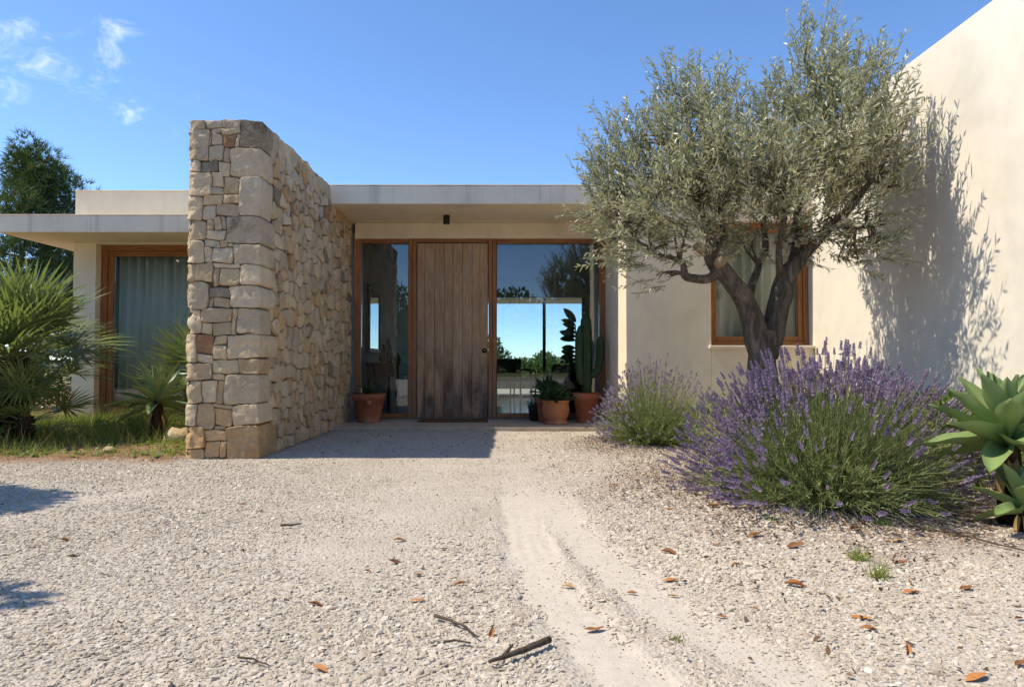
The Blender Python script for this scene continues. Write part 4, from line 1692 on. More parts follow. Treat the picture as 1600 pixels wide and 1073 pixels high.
# a broad tree left of the frame: only its shadow reaches the drive
shade_cl = [(Vector((-5.78, 4.0, 3.55)), .52), (Vector((-5.9, 3.95, 3.3)), .6), (Vector((-6.5, 4.0, 3.6)), .8), (Vector((-4.08, 2.36, 3.2)), .15), (Vector((-4.38, 2.42, 3.25)), .20), (Vector((-4.75, 2.5, 3.3)), .25), (Vector((-6.3, 2.9, 3.2)), .6), (Vector((-7.0, 3.4, 4.0)), .8)]
st_root = empty("carob_tree", (-6.9, 3.6, 0), "leafy tree just outside the left edge shading the gravel", "tree")
b = MB()
b.tube([(-6.9, 3.6, -.05), (-6.8, 3.6, 1.0), (-6.7, 3.6, 2.0), (-6.5, 3.7, 3.2)], [.16, .12, .10, .05], 10, jitter=.12)
for c, r in shade_cl:
    b.tube([(-6.75, 3.6, 1.7), (Vector((-6.7, 3.6, 2.1)) + c) / 2, c], [.05, .035, .012], 6, False)
b.build("trunk", M_bark, st_root)
V, F, m = leaf_mass(shade_cl, 16000, .10, .05)
tag(fast("crown", V, F, M_bush, st_root, True, shade_of(m, 8)), kind="stuff")


# ------------------------------------------------------------------ lavender
def spike_mesh(seed, mat, L):
    rs = np.random.default_rng(seed)
    Vs, Fs, sh = [], [], []
    k = 0
    nw = int(L / .0085)
    for i in range(nw):
        z = L * i / nw
        if i == 0 and rs.uniform() < .5:
            z -= .016
        t = i / nw
        r = .0105 * (1 - .55 * t) * rs.uniform(.8, 1.15)
        m = 6
        for j in range(m):
            a = 2 * math.pi * (j + rs.uniform(-.3, .3)) / m + i * .5
            d = np.array([math.cos(a), math.sin(a), 0])
            s = np.array([-math.sin(a), math.cos(a), 0])
            w, h = rs.uniform(.0036, .0056), rs.uniform(.009, .014)
            p = np.array([0, 0, z])
            Vs += [p + d * .001, p + d * r * .9 + s * w + [0, 0, h * .45], p + d * r * 1.15 + [0, 0, h], p + d * r * .9 - s * w + [0, 0, h * .45]]
            Fs.append([k, k + 1, k + 2, k + 3])
            sh += [rs.uniform(.1, 1)] * 4
            k += 4
    V, F = np.array(Vs), np.array(Fs)
    me = bpy.data.meshes.new("flower_spike")
    me.from_pydata(V.tolist(), [], F.tolist())
    a = me.attributes.new("shade", 'FLOAT', 'POINT')
    a.data.foreach_set("value", np.array(sh, dtype=np.float32))
    me.materials.append(mat)
    return me, V, F, np.array(sh)


def lavender(cx, cy, rx, ry, rz, n, label, mat, flower, nparts, leafn, sl=(.04, .075)):
    z0 = gz(cx, cy) - .01
    root = empty("lavender_bush", (cx, cy, z0), label, "lavender")
    c = np.array([cx, cy, z0])
    az = R.uniform(0, 2 * math.pi, n)
    el = np.arcsin(R.uniform(math.sin(rad(1)), 1, n) ** .85)
    d = np.stack([np.cos(el) * np.cos(az), np.cos(el) * np.sin(az), np.sin(el)], -1)
    lump = 1 + .09 * np.sin(az * 3 + 1) + .07 * np.sin(az * 5 + el * 4)
    # shape: dome
    rr = 1 / np.sqrt((d[:, 0] / rx) ** 2 + (d[:, 1] / ry) ** 2 + (d[:, 2] / rz) ** 2)
    Ls = rr * lump * R.uniform(.80, 1.06, n)
    b0 = c + np.stack([d[:, 0] * rx * .48, d[:, 1] * ry * .48, np.zeros(n)], -1) * R.uniform(.1, 1, (n, 1))
    tip = c + d * Ls[:, None]
    tip[:, 2] = np.maximum(tip[:, 2], z0 + .03)
    # stems bow outwards then up
    ks = 6
    ts = np.linspace(0, 1, ks)
    mid = (b0 + tip) * .5 + np.array([0, 0, 1.0]) * (.10 * np.cos(el) * Ls)[:, None] + rdir(n) * .02
    lines = np.stack([(1 - t) ** 2 * b0 + 2 * t * (1 - t) * mid + t * t * tip for t in ts], 1)
    tdir = nrm(lines[:, -1] - lines[:, -2])
    tdir = nrm(tdir + np.array([0, 0, .30]) + rdir(n) * .12)
    V, F = rods(lines, .0018, .0011)
    tag(fast("stems", V, F, M_lavstem, root, False, np.repeat(R.uniform(0, 1, n), ks * 3)), kind="stuff")
    # narrow leaves on the lower two thirds
    t = R.uniform(.15, .80, leafn) ** .9
    i = R.integers(0, n, leafn)
    Pb = (1 - t)[:, None] ** 2 * b0[i] + (2 * t * (1 - t))[:, None] * mid[i] + (t * t)[:, None] * tip[i]
    D = nrm(nrm(tip[i] - b0[i]) * .9 + rdir(leafn) * .7 + np.array([0, 0, .25]))
    V, F = blades(Pb, D, rdir(leafn), R.uniform(.03, .062, leafn), R.uniform(.0034, .0060, leafn), BLADE, R.uniform(-.1, .3, leafn))
    tag(fast("foliage", V, F, M_lavleaf, root, False, shade_of(leafn, 6)), kind="stuff")
    # flower spikes
    pr = flower(az, el, tip)
    has = R.uniform(size=n) < pr
    ii = np.nonzero(has)[0]
    dist = np.linalg.norm(tip[ii] - np.array([0, 0, EYE]), axis=1) - (tdir[ii] @ np.array([0, 0, 0]))
    facing = (tip[ii] - c) @ nrm(np.array([[-cx, -cy, .9]]))[0]
    order = ii[np.argsort(-facing)]
    protos = [spike_mesh(s, mat, random.uniform(*sl)) for s in range(7)]
    allV, allF, allS, k = [], [], [], 0
    for q, j in enumerate(order):
        me, pv, pf, ps = protos[q % 7]
        zx = Vector(tdir[j].tolist())
        rot = zx.to_track_quat('Z', 'Y').to_matrix() @ Matrix.Rotation(random.uniform(0, 6.28), 3, 'Z')
        s = random.uniform(.75, 1.2)
        base = Vector(tip[j].tolist()) - zx * .004
        if q < nparts:
            o = bpy.data.objects.new("flower_spike", me)
            o.matrix_local = Matrix.Translation(base - Vector(c.tolist())) @ rot.to_4x4() @ Matrix.Scale(s, 4)
            col.objects.link(o)
            o.parent = root
        else:
            allV.append(pv @ np.array(rot.transposed()) * s + np.array(base))
            allF.append(pf + k)
            allS.append(ps)
            k += len(pv)
    if allV:
        tag(fast("flower_spike", np.concatenate(allV), np.concatenate(allF), mat, root, False, np.concatenate(allS)), kind="stuff")
    return root


def fl_big(az, el, tip):
    top = sstep(tip[:, 2], .53, .72)
    lft = sstep(-np.cos(az), .55, .9) * .85
    rgt = sstep(np.cos(az), .55, .9) * .55
    bck = sstep(np.sin(az), .2, .6) * .8
    return np.maximum.reduce([top * .95, lft, rgt, bck, np.full_like(az, .13)])


def fl_small(az, el, tip):
    top = sstep(tip[:, 2], .40, .62)
    lft = sstep(-np.cos(az), .2, .7) * .95
    return np.maximum.reduce([top * .9, lft, np.full_like(az, .10)])


lavender(1.90, 4.14, .84, .84, .82, 2600, "large lavender bush in purple bloom in front of the olive trunk", M_lavflower, fl_big, 300, 30000)
lavender(1.42, 6.95, .62, .60, .80, 1100, "smaller pale lavender bush in front of the white wall corner by the porch", M_lavpale, fl_small, 200, 16000, (.03, .05))


# ------------------------------------------------------------------ fan palms
def frond_mesh(seed, pet, fan, nleaf, spread=115):
    rs = np.random.default_rng(seed)
    Vp, Fp = rods(np.array([[[0, 0, 0], [pet * .5, 0, .03 * pet], [pet, 0, 0]]]), .010, .006, 5)
    an = np.radians(np.linspace(-spread, spread, nleaf) + rs.normal(0, 1.8, nleaf))
    L = fan * (1 - .32 * (np.abs(np.degrees(an)) / spread) ** 2) * rs.uniform(.92, 1.05, nleaf)
    D = np.stack([np.cos(an), np.sin(an), .10 + .20 * np.abs(np.sin(an)) + rs.normal(0, .03, nleaf)], -1)
    Pb = np.repeat(np.array([[pet, 0, 0]]), nleaf, 0)
    N = np.repeat(np.array([[0, 0, 1.0]]), nleaf, 0) + rs.normal(0, .12, (nleaf, 3))
    w = fan * .048
    prof = [(0, .22, 0), (.35, .85, 0), (.6, 1, 0), (.82, .5, 0), (1, .03, 0)]
    V, F = blades(Pb, D, N, L, w, prof, rs.uniform(.02, .30, nleaf), .28)
    sh = np.concatenate([np.full(len(Vp), .6), np.repeat(rs.uniform(.15, 1, nleaf), 10)])
    V, F = cat((Vp, Fp), (V, F))
    me = bpy.data.meshes.new("frond")
    me.from_pydata(V.tolist(), [], F.tolist())
    a = me.attributes.new("shade", 'FLOAT', 'POINT')
    a.data.foreach_set("value", sh.astype(np.float32))
    me.materials.append(M_palm)
    return me


def put(name, me, parent, pos, d, up=Vector((0, 0, 1)), s=1.0, roll=0.0):
    """a shared mesh as a part: its X axis along d, its Z axis as near up as it can"""
    x = Vector(d).normalized()
    y = up.cross(x)
    if y.length < 1e-3:
        y = Vector((0, 1, 0))
    y.normalize()
    z = x.cross(y)
    m = Matrix((x, y, z)).transposed().to_4x4()
    m = Matrix.Translation(Vector(pos) - ORIGIN[parent]) @ m @ Matrix.Rotation(roll, 4, 'X') @ Matrix.Scale(s, 4)
    o = bpy.data.objects.new(name, me)
    o.matrix_local = m
    col.objects.link(o)
    o.parent = parent
    return o


def palm(stems, label, fan=.58, pet=.48):
    """stems: (x, y, height of the crown, scale, number of fronds)"""
    root = empty("fan_palm", (stems[0][0], stems[0][1], gz(*stems[0][:2])), label, "palm")
    protos = [frond_mesh(s, pet, fan, 30 + 2 * (s % 3), 100 + 8 * (s % 4)) for s in range(5)]
    for (x, y, h, s, n) in stems:
        z0 = gz(x, y)
        b = MB()
        b.tube([(x, y, z0 - .05), (x, y, z0 + h * .5), (x + .01, y, z0 + h), (x + .01, y, z0 + h + .06)], [.12 * s, .135 * s, .12 * s, .05 * s], 12, jitter=.2)
        # old leaf bases
        for k in range(int(46 * s * min(1, h * 1.6))):
            a, zz = k * 2.4, z0 + h * (k / 46 / s / min(1, h * 1.6))
            p = Vector((x + math.cos(a) * .10 * s, y + math.sin(a) * .10 * s, zz))
            b.tube([p, p + Vector((math.cos(a) * .07, math.sin(a) * .07, .09)) * s], [.022 * s, .010 * s], 5)
        b.build("trunk", M_fibre, root)
        for k in range(n):
            t = k / (n - 1)
            el = rad(78 - 92 * t + random.uniform(-8, 8))
            a = k * 2.39996 + random.uniform(-.2, .2)
            d = Vector((math.cos(a) * math.cos(el), math.sin(a) * math.cos(el), math.sin(el)))
            pos = Vector((x, y, z0 + h + .02 - .12 * t * s)) + Vector((d.x, d.y, 0)) * .06 * s
            put("frond", random.choice(protos), root, pos, d, Vector((0, 0, 1)), s * random.uniform(.85, 1.12), random.uniform(-.5, .5))
    return root


palm([(-5.28, 7.25, .86, 1.08, 40), (-4.95, 6.95, .24, .60, 16), (-5.75, 7.1, .35, .7, 16)], "bushy fan palm at the left edge in front of the house corner")
palm([(-3.78, 8.35, .38, .95, 20)], "fan palm half hidden behind the rough stone wall")


# ------------------------------------------------------------------ agaves
def agave_leaf(seed, L, W, curl, mat):
    rs = np.random.default_rng(seed)
    nu, nv = 12, 9
    V, sh = [], []
    for i in range(nu + 1):
        t = i / nu
        w = W * (.42 + .58 * math.sin(min(t / .52, 1) * math.pi / 2) ** 1.3) if t < .52 else W * max(0, (1 - ((t - .52) / .48) ** 1.55)) ** .9
        if t == 1:
            w = .002
        th = curl * t * t
        cx = L * (t - .12 * curl * t ** 3)
        cz = -L * curl * .5 * t * t
        for j in range(nv):
            s = j / (nv - 1) * 2 - 1
            cup = .42 * W * s * s * (1 - .75 * t) + .015 * W * math.sin(6 * t + 3 * s + seed)
            wave = .03 * W * math.sin(t * 17 + seed) * abs(s)
            V.append((cx + math.sin(th) * cup, s * w * .5, cz + cup + wave))
            sh.append(max(abs(s) ** 3, t ** 9))
    F = [(i * nv + j, (i + 1) * nv + j, (i + 1) * nv + j + 1, i * nv + j + 1) for i in range(nu) for j in range(nv - 1)]
    # underside: a thick succulent back
    k = len(V)
    top = list(V)
    for i in range(nu + 1):
        for j in range(nv):
            x, y, z = top[i * nv + j]
            s = j / (nv - 1) * 2 - 1
            t = i / nu
            V.append((x, y, z - (1 - s * s) * W * .17 * (1 - .8 * t) - .0015))
            sh.append(max(abs(s) ** 3, t ** 9))
    F += [(k + i * nv + j, k + i * nv + j + 1, k + (i + 1) * nv + j + 1, k + (i + 1) * nv + j) for i in range(nu) for j in range(nv - 1)]
    me = bpy.data.meshes.new("leaf")
    me.from_pydata(V, [], F)
    me.polygons.foreach_set("use_smooth", [True] * len(F))
    a = me.attributes.new("edge", 'FLOAT', 'POINT')
    a.data.foreach_set("value", np.array(sh, dtype=np.float32))
    me.materials.append(mat)
    return me


def agave(x, y, zc, n, L, W, label, mat, stem_r, lo=-18, dry=3, group=None):
    z0 = gz(x, y)
    root = empty("agave", (x, y, z0), label, "agave", group)
    b = MB()
    b.tube([(x, y, z0 - .03), (x + .01, y, z0 + zc * .5), (x, y, z0 + zc), (x, y, z0 + zc + L * .22)], [stem_r * 1.15, stem_r, stem_r * .9, stem_r * .3], 12, jitter=.12)
    b.build("stem", M_fibre, root)
    protos = [agave_leaf(s, L, W, c, mat) for s, c in enumerate((.05, .15, .28, .45))]
    for k in range(n):
        t = k / (n - 1)
        el = rad(88 - (88 - lo) * t ** 1.3 + random.uniform(-5, 5))
        a = k * 2.39996 + random.uniform(-.15, .15)
        d = Vector((math.cos(a) * math.cos(el), math.sin(a) * math.cos(el), math.sin(el)))
        ci = min(3, int(t * 3.6 + random.uniform(0, .6)))
        pos = Vector((x, y, z0 + zc + L * .17 * (1 - t))) + Vector((d.x, d.y, 0)) * stem_r * .45
        put("leaf", protos[ci], root, pos, d, Vector((0, 0, 1)), (.55 + .45 * min(1, t * 3.2)) * random.uniform(.92, 1.06), random.uniform(-.12, .12))
    pd = agave_leaf(9, L * .8, W * .5, 1.1, M_agave_dry)
    for k in range(dry):
        a = random.uniform(0, 6.28) if k else -1.9
        d = Vector((math.cos(a), math.sin(a), -.75))
        o = put("leaf", pd, root, Vector((x, y, z0 + zc * .92)), d, Vector((0, 0, 1)), random.uniform(.6, .9))
        o["label"] = "dry brown drooping leaf"
    return root


agave(2.55, 3.52, .39, 36, .40, .135, "big pale green agave at the right edge beside the lavender", M_agave, .055, -8)
agave(2.50, 3.36, .10, 15, .24, .085, "small low agave rosette under the big agave", M_agave, .03, -8, 2)
agave(2.78, 3.45, .16, 14, .26, .09, "agave offset right of the small low rosette at the edge", M_agave, .035, -8, 1)
agave(-3.80, 7.32, .36, 26, .46, .095, "dark green agave on a short trunk left of the stone wall", M_agave2, .065, -12, 4)


# ------------------------------------------------------------------ pots on the porch
def pot(name, cx, cy, prof, mat, label, catg="potted plant", soil_r=.1, soil_z=.1):
    root = empty(name, (cx, cy, PZ), label, catg)
    MB().lathe(prof, cx, cy, PZ, 32, .006).build("pot", mat, root)
    MB().lathe([(soil_r, soil_z), (.001, soil_z + .012)], cx, cy, PZ, 20).build("soil", M_soil, root)
    return root


def leaf_bunch(root, c, n, L, W, spread, mat, up=.9, stem=True):
    c = np.array(c)
    k = n
    az = R.uniform(0, 6.28, k)
    el = R.uniform(.15, 1.4, k)
    d = np.stack([np.cos(az) * np.cos(el), np.sin(az) * np.cos(el), np.sin(el) * up], -1)
    p0 = c + np.stack([np.cos(az), np.sin(az), np.zeros(k)], -1) * .025
    p1 = c + d * R.uniform(.3, 1, (k, 1)) * spread
    mid = (p0 + p1) / 2 + np.array([0, 0, .03])
    if stem:
        V, F = rods(np.stack([p0, mid, p1], 1), .003, .002)
        fast("stems", V, F, mat, root, False, np.full(len(V), .4))
    D = nrm(d + rdir(k) * .5)
    N = nrm(np.array([0, 0, 1.0]) + rdir(k) * .5)
    V, F = blades(p1 - D * L * .3, D, N, R.uniform(.7 * L, 1.2 * L, k), R.uniform(.7 * W, 1.2 * W, k), [(0, .2, 0), (.3, .95, 0), (.6, .9, 0), (.85, .5, 0), (1, .05, 0)], R.uniform(0, .5, k), .12)
    tag(fast("leaves", V, F, mat, root, True, shade_of(k, 10)), kind="stuff")


p1 = pot("potted_plant", -1.905, 9.10, [(.001, 0), (.15, .002), (.155, .012), (.150, .03), (.195, .285), (.214, .295), (.222, .37), (.217, .378), (.200, .372), (.195, .30)], M_terra,
         "tapered terracotta pot left of the door with low green shoots", soil_r=.197, soil_z=.33)
leaf_bunch(p1, (-1.905, 9.10, PZ + .33), 46, .11, .03, .19, M_broad)
tag(MB().tube([(-1.86, 8.888, PZ + .27), (-1.86, 8.876, PZ + .27)], .032, 16).build("medallion", M_terra2, p1))

p2 = pot("potted_plant", .565, 8.86, [(.001, 0), (.152, .002), (.160, .008), (.160, .024), (.150, .030), (.125, .032), (.140, .055), (.168, .12), (.176, .18), (.170, .235), (.163, .262), (.170, .272), (.182, .285), (.182, .302), (.174, .308), (.158, .300), (.155, .26)], M_terra2,
         "round bellied pale terracotta pot on a saucer with a leafy plant", soil_r=.157, soil_z=.275)
leaf_bunch(p2, (.565, 8.86, PZ + .28), 150, .12, .045, .25, M_broad)

p3 = pot("potted_plant", .475, 9.17, [(.001, 0), (.115, .002), (.120, .02), (.150, .27), (.162, .275), (.166, .33), (.160, .336), (.146, .33), (.142, .27)], M_terra,
         "plain terracotta pot tucked behind the round bellied pot", soil_r=.145, soil_z=.30)
leaf_bunch(p3, (.475, 9.17, PZ + .30), 90, .13, .05, .27, M_broad)

p4 = pot("potted_plant", .315, 9.30, [(.001, 0), (.07, .002), (.075, .01), (.095, .18), (.10, .19), (.10, .20), (.09, .20), (.088, .17)], M_black,
         "small black pot with a wiry trailing plant beside the right window", soil_r=.09, soil_z=.18)
leaf_bunch(p4, (.315, 9.30, PZ + .19), 40, .05, .014, .20, M_broad, .55)

p5 = pot("cactus", .985, 9.05, [(.001, 0), (.125, .002), (.130, .015), (.168, .30), (.182, .306), (.190, .385), (.184, .392), (.168, .385), (.163, .31)], M_terra,
         "tall columnar cactus in a terracotta pot by the right jamb", "cactus", .166, .35)


def cactus_stem(pts, r, ribs=6):
    pts = [Vector(p) for p in pts]
    b = MB()
    vs, fs = [], []
    side = ribs * 6
    n = len(pts) * 4
    fine = []
    for i in range(len(pts) - 1):
        for s in range(5):
            fine.append(pts[i].lerp(pts[i + 1], s / 5))
    fine.append(pts[-1])
    m = len(fine)
    for i, p in enumerate(fine):
        t = (fine[min(i + 1, m - 1)] - fine[max(i - 1, 0)]).normalized()
        u = Vector((1, 0, 0)) - t * t.x
        u.normalize()
        w = t.cross(u)
        q = i / (m - 1)
        rr = r * (min(1, .72 + q * 1.4)) * (1 if q < .88 else math.sqrt(max(0.02, 1 - ((q - .88) / .12) ** 2)))
        for k in range(side):
            a = 2 * math.pi * k / side
            x = rr * (1 + .22 * math.cos(ribs * a)) * (1 + .02 * math.sin(i * 2.2))
            vs.append(p + (u * math.cos(a) + w * math.sin(a)) * x)
    for i in range(m - 1):
        for k in range(side):
            k2 = (k + 1) % side
            fs.append((i * side + k, i * side + k2, (i + 1) * side + k2, (i + 1) * side + k))
    fs.append(tuple((m - 1) * side + k for k in range(side)))
    return b.add(vs, fs, True)


CX, CY, CZ = .985, 9.05, PZ + .345
cactus_stem([(CX, CY, CZ), (CX + .005, CY, CZ + .3), (CX, CY, CZ + .65), (CX - .005, CY, CZ + 1.10)], .063).build("cactus_stem", M_cactus, p5)
cactus_stem([(CX - .05, CY - .03, CZ + .16), (CX - .085, CY - .05, CZ + .23), (CX - .10, CY - .05, CZ + .45), (CX - .095, CY - .05, CZ + .93)], .046).build("cactus_stem", M_cactus, p5)
cactus_stem([(CX + .05, CY - .02, CZ + .26), (CX + .14, CY - .02, CZ + .34), (CX + .18, CY - .02, CZ + .48), (CX + .185, CY - .02, CZ + .80)], .048).build("cactus_stem", M_cactus, p5)

# leafy house plant inside, behind the cactus
hp = empty("house_plant", (.95, 10.15, PZ), "tall house plant with broad leaves inside behind the cactus", "house plant")
MB().lathe([(.001, 0), (.14, .002), (.17, .34), (.178, .36), (.165, .36), (.16, .3), (.001, .3)], .95, 10.15, PZ, 24).build("pot", M_black, hp)
MB().tube([(.95, 10.15, PZ + .3), (.97, 10.15, .8), (.94, 10.15, 1.40)], [.018, .014, .008], 7).build("stem", M_twig, hp)
lp = bpy.data.meshes.new("leaf")
V, F = blades(np.zeros((1, 3)), np.array([[1.0, 0, 0]]), np.array([[0, 0, 1.0]]), .24, .095, [(0, .15, 0), (.15, .55, 0), (.4, .95, 0), (.65, 1, 0), (.85, .7, 0), (1, .06, 0)], .35, .15)
lp.from_pydata(V.tolist(), [], F.tolist())
a = lp.attributes.new("shade", 'FLOAT', 'POINT')
a.data.foreach_set("value", np.full(len(V), .6, dtype=np.float32))
lp.materials.append(M_broad)
for k in range(15):
    t = k / 14
    a = k * 2.4 if k % 4 == 0 else math.pi + random.uniform(-.9, .9)
    el = rad(-20 + 55 * t)
    put("leaf", lp, hp, (.95, 10.15, .66 + .78 * t), (math.cos(a) * math.cos(el), math.sin(a) * math.cos(el), math.sin(el)), Vector((random.uniform(-.4, .4), -1, random.uniform(-.1, .6))), random.uniform(.8, 1.15))


# ------------------------------------------------------------------ furniture behind the glass
def chair(x, y, rz, label):
    root = empty("dining_chair", (x, y, PZ), label, "chair", "dining chairs behind the glass")
    M = Matrix.Rotation(rz, 4, 'Z')

    def pt(vs):
        return [tuple(Vector((x, y, PZ)) + M @ Vector(v)) for v in vs]

    def bx(name, mat, *a, bev=.01):
        b = MB().box(*a, bev)
        b.v = pt(b.v)
        b.build(name, mat, root)
    bx("seat", M_wicker, -.24, .24, -.23, .23, .41, .46)
    bx("backrest", M_wicker, -.25, .25, .20, .25, .50, .86, bev=.02)
    for s in (-1, 1):
        bx("armrest", M_wicker, s * .25 - .02, s * .25 + .02, -.2, .24, .62, .65)
    for sx, sy in ((-1, -1), (1, -1), (-1, 1), (1, 1)):
        top = .62 if sy < 0 else .52
        b = MB().tube(pt([(sx * .24, sy * .22, 0), (sx * .235, sy * .21, top)]), [.014, .018], 7)
        b.build("leg", M_dark, root)


chair(-.07, 13.5, math.pi, "dark wicker dining chair seen from behind through the right window")
chair(.22, 13.9, math.pi * .55, "dark wicker dining chair turned sideways in the room behind the glass")
tb = empty("dining_table", (-.85, 13.6, PZ), "dark dining table behind the door with chairs beside it", "table")
box("tabletop", M_walnut, tb, -1.6, -.35, 13.1, 14.3, .75, .79, .006)
for sx in (-1.5, -.45):
    for sy in (13.2, 14.2):
        box("leg", M_walnut, tb, sx - .03, sx + .03, sy - .03, sy + .03, PZ, .749)

so = empty("sofa", (1.15, 12.9, PZ), "dark charcoal sofa inside behind the potted plants", "sofa")
box("seat", M_fabric, so, .72, 1.70, 12.55, 13.4, PZ + .12, .44, .04)
box("backrest", M_fabric, so, .72, 1.70, 12.40, 12.55, PZ + .12, .80, .05)
for x in (.735, 1.60):
    box("armrest", M_fabric, so, x - .07, x + .07, 12.56, 13.4, .445, .60, .03)
for x in (.8, 1.6):
    for y in (12.5, 13.3):
        box("leg", M_dark, so, x - .025, x + .025, y - .025, y + .025, PZ, PZ + .119)

mr = empty("mirror", (-2.2, 11.0, 1.5), "tall framed mirror on the inner wall behind the left glass", "mirror")
box("mirror_glass", M_mirror, mr, -2.217, -2.195, 10.48, 11.30, 1.06, 1.98)
f = MB()
f.box(-2.218, -2.175, 10.42, 10.478, 1.0, 2.04)
f.box(-2.218, -2.175, 11.302, 11.36, 1.0, 2.04)
f.box(-2.218, -2.175, 10.479, 11.301, 1.0, 1.058)
f.box(-2.218, -2.175, 10.479, 11.301, 1.982, 2.04)
f.build("frame", M_walnut, mr)

cs = empty("console_table", (-1.98, 11.2, PZ), "dark wooden console table inside against the left wall", "table")
box("tabletop", M_walnut, cs, -2.215, -1.70, 10.35, 12.1, .80, .84, .005)
box("drawer_front", M_walnut, cs, -2.2, -1.72, 10.40, 12.05, .62, .799, .004)
for x in (-2.17, -1.75):
    for y in (10.41, 12.04):
        box("leg", M_walnut, cs, x - .025, x + .025, y - .025, y + .025, PZ, .619)
for (x, y, s, lb) in ((-1.93, 10.65, 1.0, "tall brown ceramic vase on the console table"), (-1.98, 10.48, .72, "thin dark vase beside the taller vase on the console"), (-1.83, 10.9, .38, "small squat bowl on the console right of the vases")):
    v = MB().lathe([(.001, 0), (.05, 0), (.075, .09), (.07, .2), (.035, .31), (.028, .36), (.034, .38), (.026, .375), (.02, .3)], 0, 0, 0, 20)
    v.v = [(x + a * (s if s > .5 else .9), y + b_ * (s if s > .5 else .9), .8405 + c * s) for a, b_, c in v.v]
    tag(v.build("vase" if s > .5 else "bowl", M_ceramic if s != .72 else M_dark), lb, "vase" if s > .5 else "bowl")

# ------------------------------------------------------------------ left garden bed: grass, weeds, rocks
def field(n, x0, x1, y0, y1, keep):
    x, y = R.uniform(x0, x1, n), R.uniform(y0, y1, n)
    k = R.uniform(size=n) < keep(x, y)
    x, y = x[k], y[k]
    z = ground_fields(x[None], y[None])[0][0]
    return np.stack([x, y, z], -1)


def bed(x, y):
    p = snoise(x, y, 3.2, 33)
    e = sstep(y, 5.72 + .10 * snoise(x, y, 3.5, 8) + .03 * (x + 6), 6.0)
    return e * np.clip(.42 + 1.3 * p + .5 * sstep(y, 6.4, 7.2), .03, 1)


Pb = field(30000, -8.5, -2.92, 5.6, 9.3, bed)
n = len(Pb)
tall = 1 + .9 * sstep(Pb[:, 1], 6.6, 7.8)
D = nrm(rdir(n) * .55 + np.array([0, 0, 1.0]))
V, F = blades(Pb - np.array([0, 0, .01]), D, rdir(n), R.uniform(.04, .14, n) * tall, R.uniform(.004, .008, n), BLADE, R.uniform(0, .7, n))
tag(fast("grass", V, F, M_grass, None, False, shade_of(n, 6)), "green grass and weeds covering the left garden bed", "grass", kind="stuff")
Pb = field(5500, -8.5, -2.92, 5.55, 9.3, lambda x, y: .5 * bed(x, y) + .06 * sstep(y, 5.5, 5.8))
n = len(Pb)
D = nrm(rdir(n) * .7 + np.array([0, 0, 1.0]))
V, F = blades(Pb, D, rdir(n), R.uniform(.05, .34, n), R.uniform(.003, .005, n), BLADE, R.uniform(0, .8, n))
tag(fast("dry_grass", V, F, M_drygrass, None, False, shade_of(n, 6)), "dry straw stalks among the green grass of the left bed", "dry grass", kind="stuff")
# broad weeds close to the ground
Pb = field(4200, -8.5, -2.92, 5.6, 9.2, lambda x, y: np.clip(bed(x, y) * .9, 0, 1))
n = len(Pb)
k = 6
az = R.uniform(0, 6.28, (n, k))
D = np.stack([np.cos(az), np.sin(az), R.uniform(.1, 1.2, (n, k))], -1).reshape(-1, 3)
V, F = blades(np.repeat(Pb, k, 0), D, np.array([[0, 0, 1.0]]) + rdir(n * k) * .4, R.uniform(.03, .075, n * k), R.uniform(.012, .026, n * k), LANCE, R.uniform(0, .5, n * k), .1)
tag(fast("weeds", V, F, M_weed, None, True, shade_of(n * k, 8)), "low broad leaved weeds in the left garden bed", "weeds", kind="stuff")


def wild_flower(x, y, h, n, label):
    z0 = gz(x, y)
    root = empty("wild_flower", (x, y, z0), label, "wild flower", "seeding weeds in the left bed")
    b0 = np.repeat(np.array([[x, y, z0]]), n, 0) + R.normal(0, .05, (n, 3)) * [1, 1, 0]
    tip = b0 + np.stack([R.normal(0, .10, n), R.normal(0, .10, n), R.uniform(.6, 1, n) * h], -1)
    mid = (b0 + tip) / 2 + R.normal(0, .02, (n, 3))
    V, F = rods(np.stack([b0, mid, tip], 1), .0022, .0012)
    fast("stems", V, F, M_lavstem, root, False, np.full(len(V), .5))
    Pp = np.repeat(tip, 10, 0) + R.normal(0, .012, (n * 10, 3))
    V, F = blades(Pp, rdir(n * 10), rdir(n * 10), .016, .010, LANCE)
    tag(fast("seed_heads", V, F, M_drygrass, root, False, shade_of(n * 10, 8)), kind="stuff")
    Pp = np.repeat(b0, 8, 0) * .5 + np.repeat(mid, 8, 0) * .5 + R.normal(0, .05, (n * 8, 3))
    V, F = blades(Pp, nrm(rdir(n * 8) + np.array([0, 0, .6])), rdir(n * 8), .06, .016, LANCE)
    tag(fast("leaves", V, F, M_weed, root, False, shade_of(n * 8, 8)), kind="stuff")


for x, y, h, n, lb in ((-4.45, 8.1, .46, 16, "brownish seeding weed in front of the left window frame"), (-4.75, 7.9, .40, 14, "seeding weed between the fan palm and the window frame"),
                       (-4.2, 7.6, .34, 12, "seeding weed close left of the dark agave"), (-3.35, 7.9, .55, 18, "tall leafy weed between the dark agave and the stone wall"),
                       (-5.3, 6.25, .22, 14, "short seeding weed at the front of the bed below the fan palm"), (-3.2, 7.2, .42, 16, "leafy weed against the left side of the stone wall")):
    wild_flower(x, y, h, n, lb)


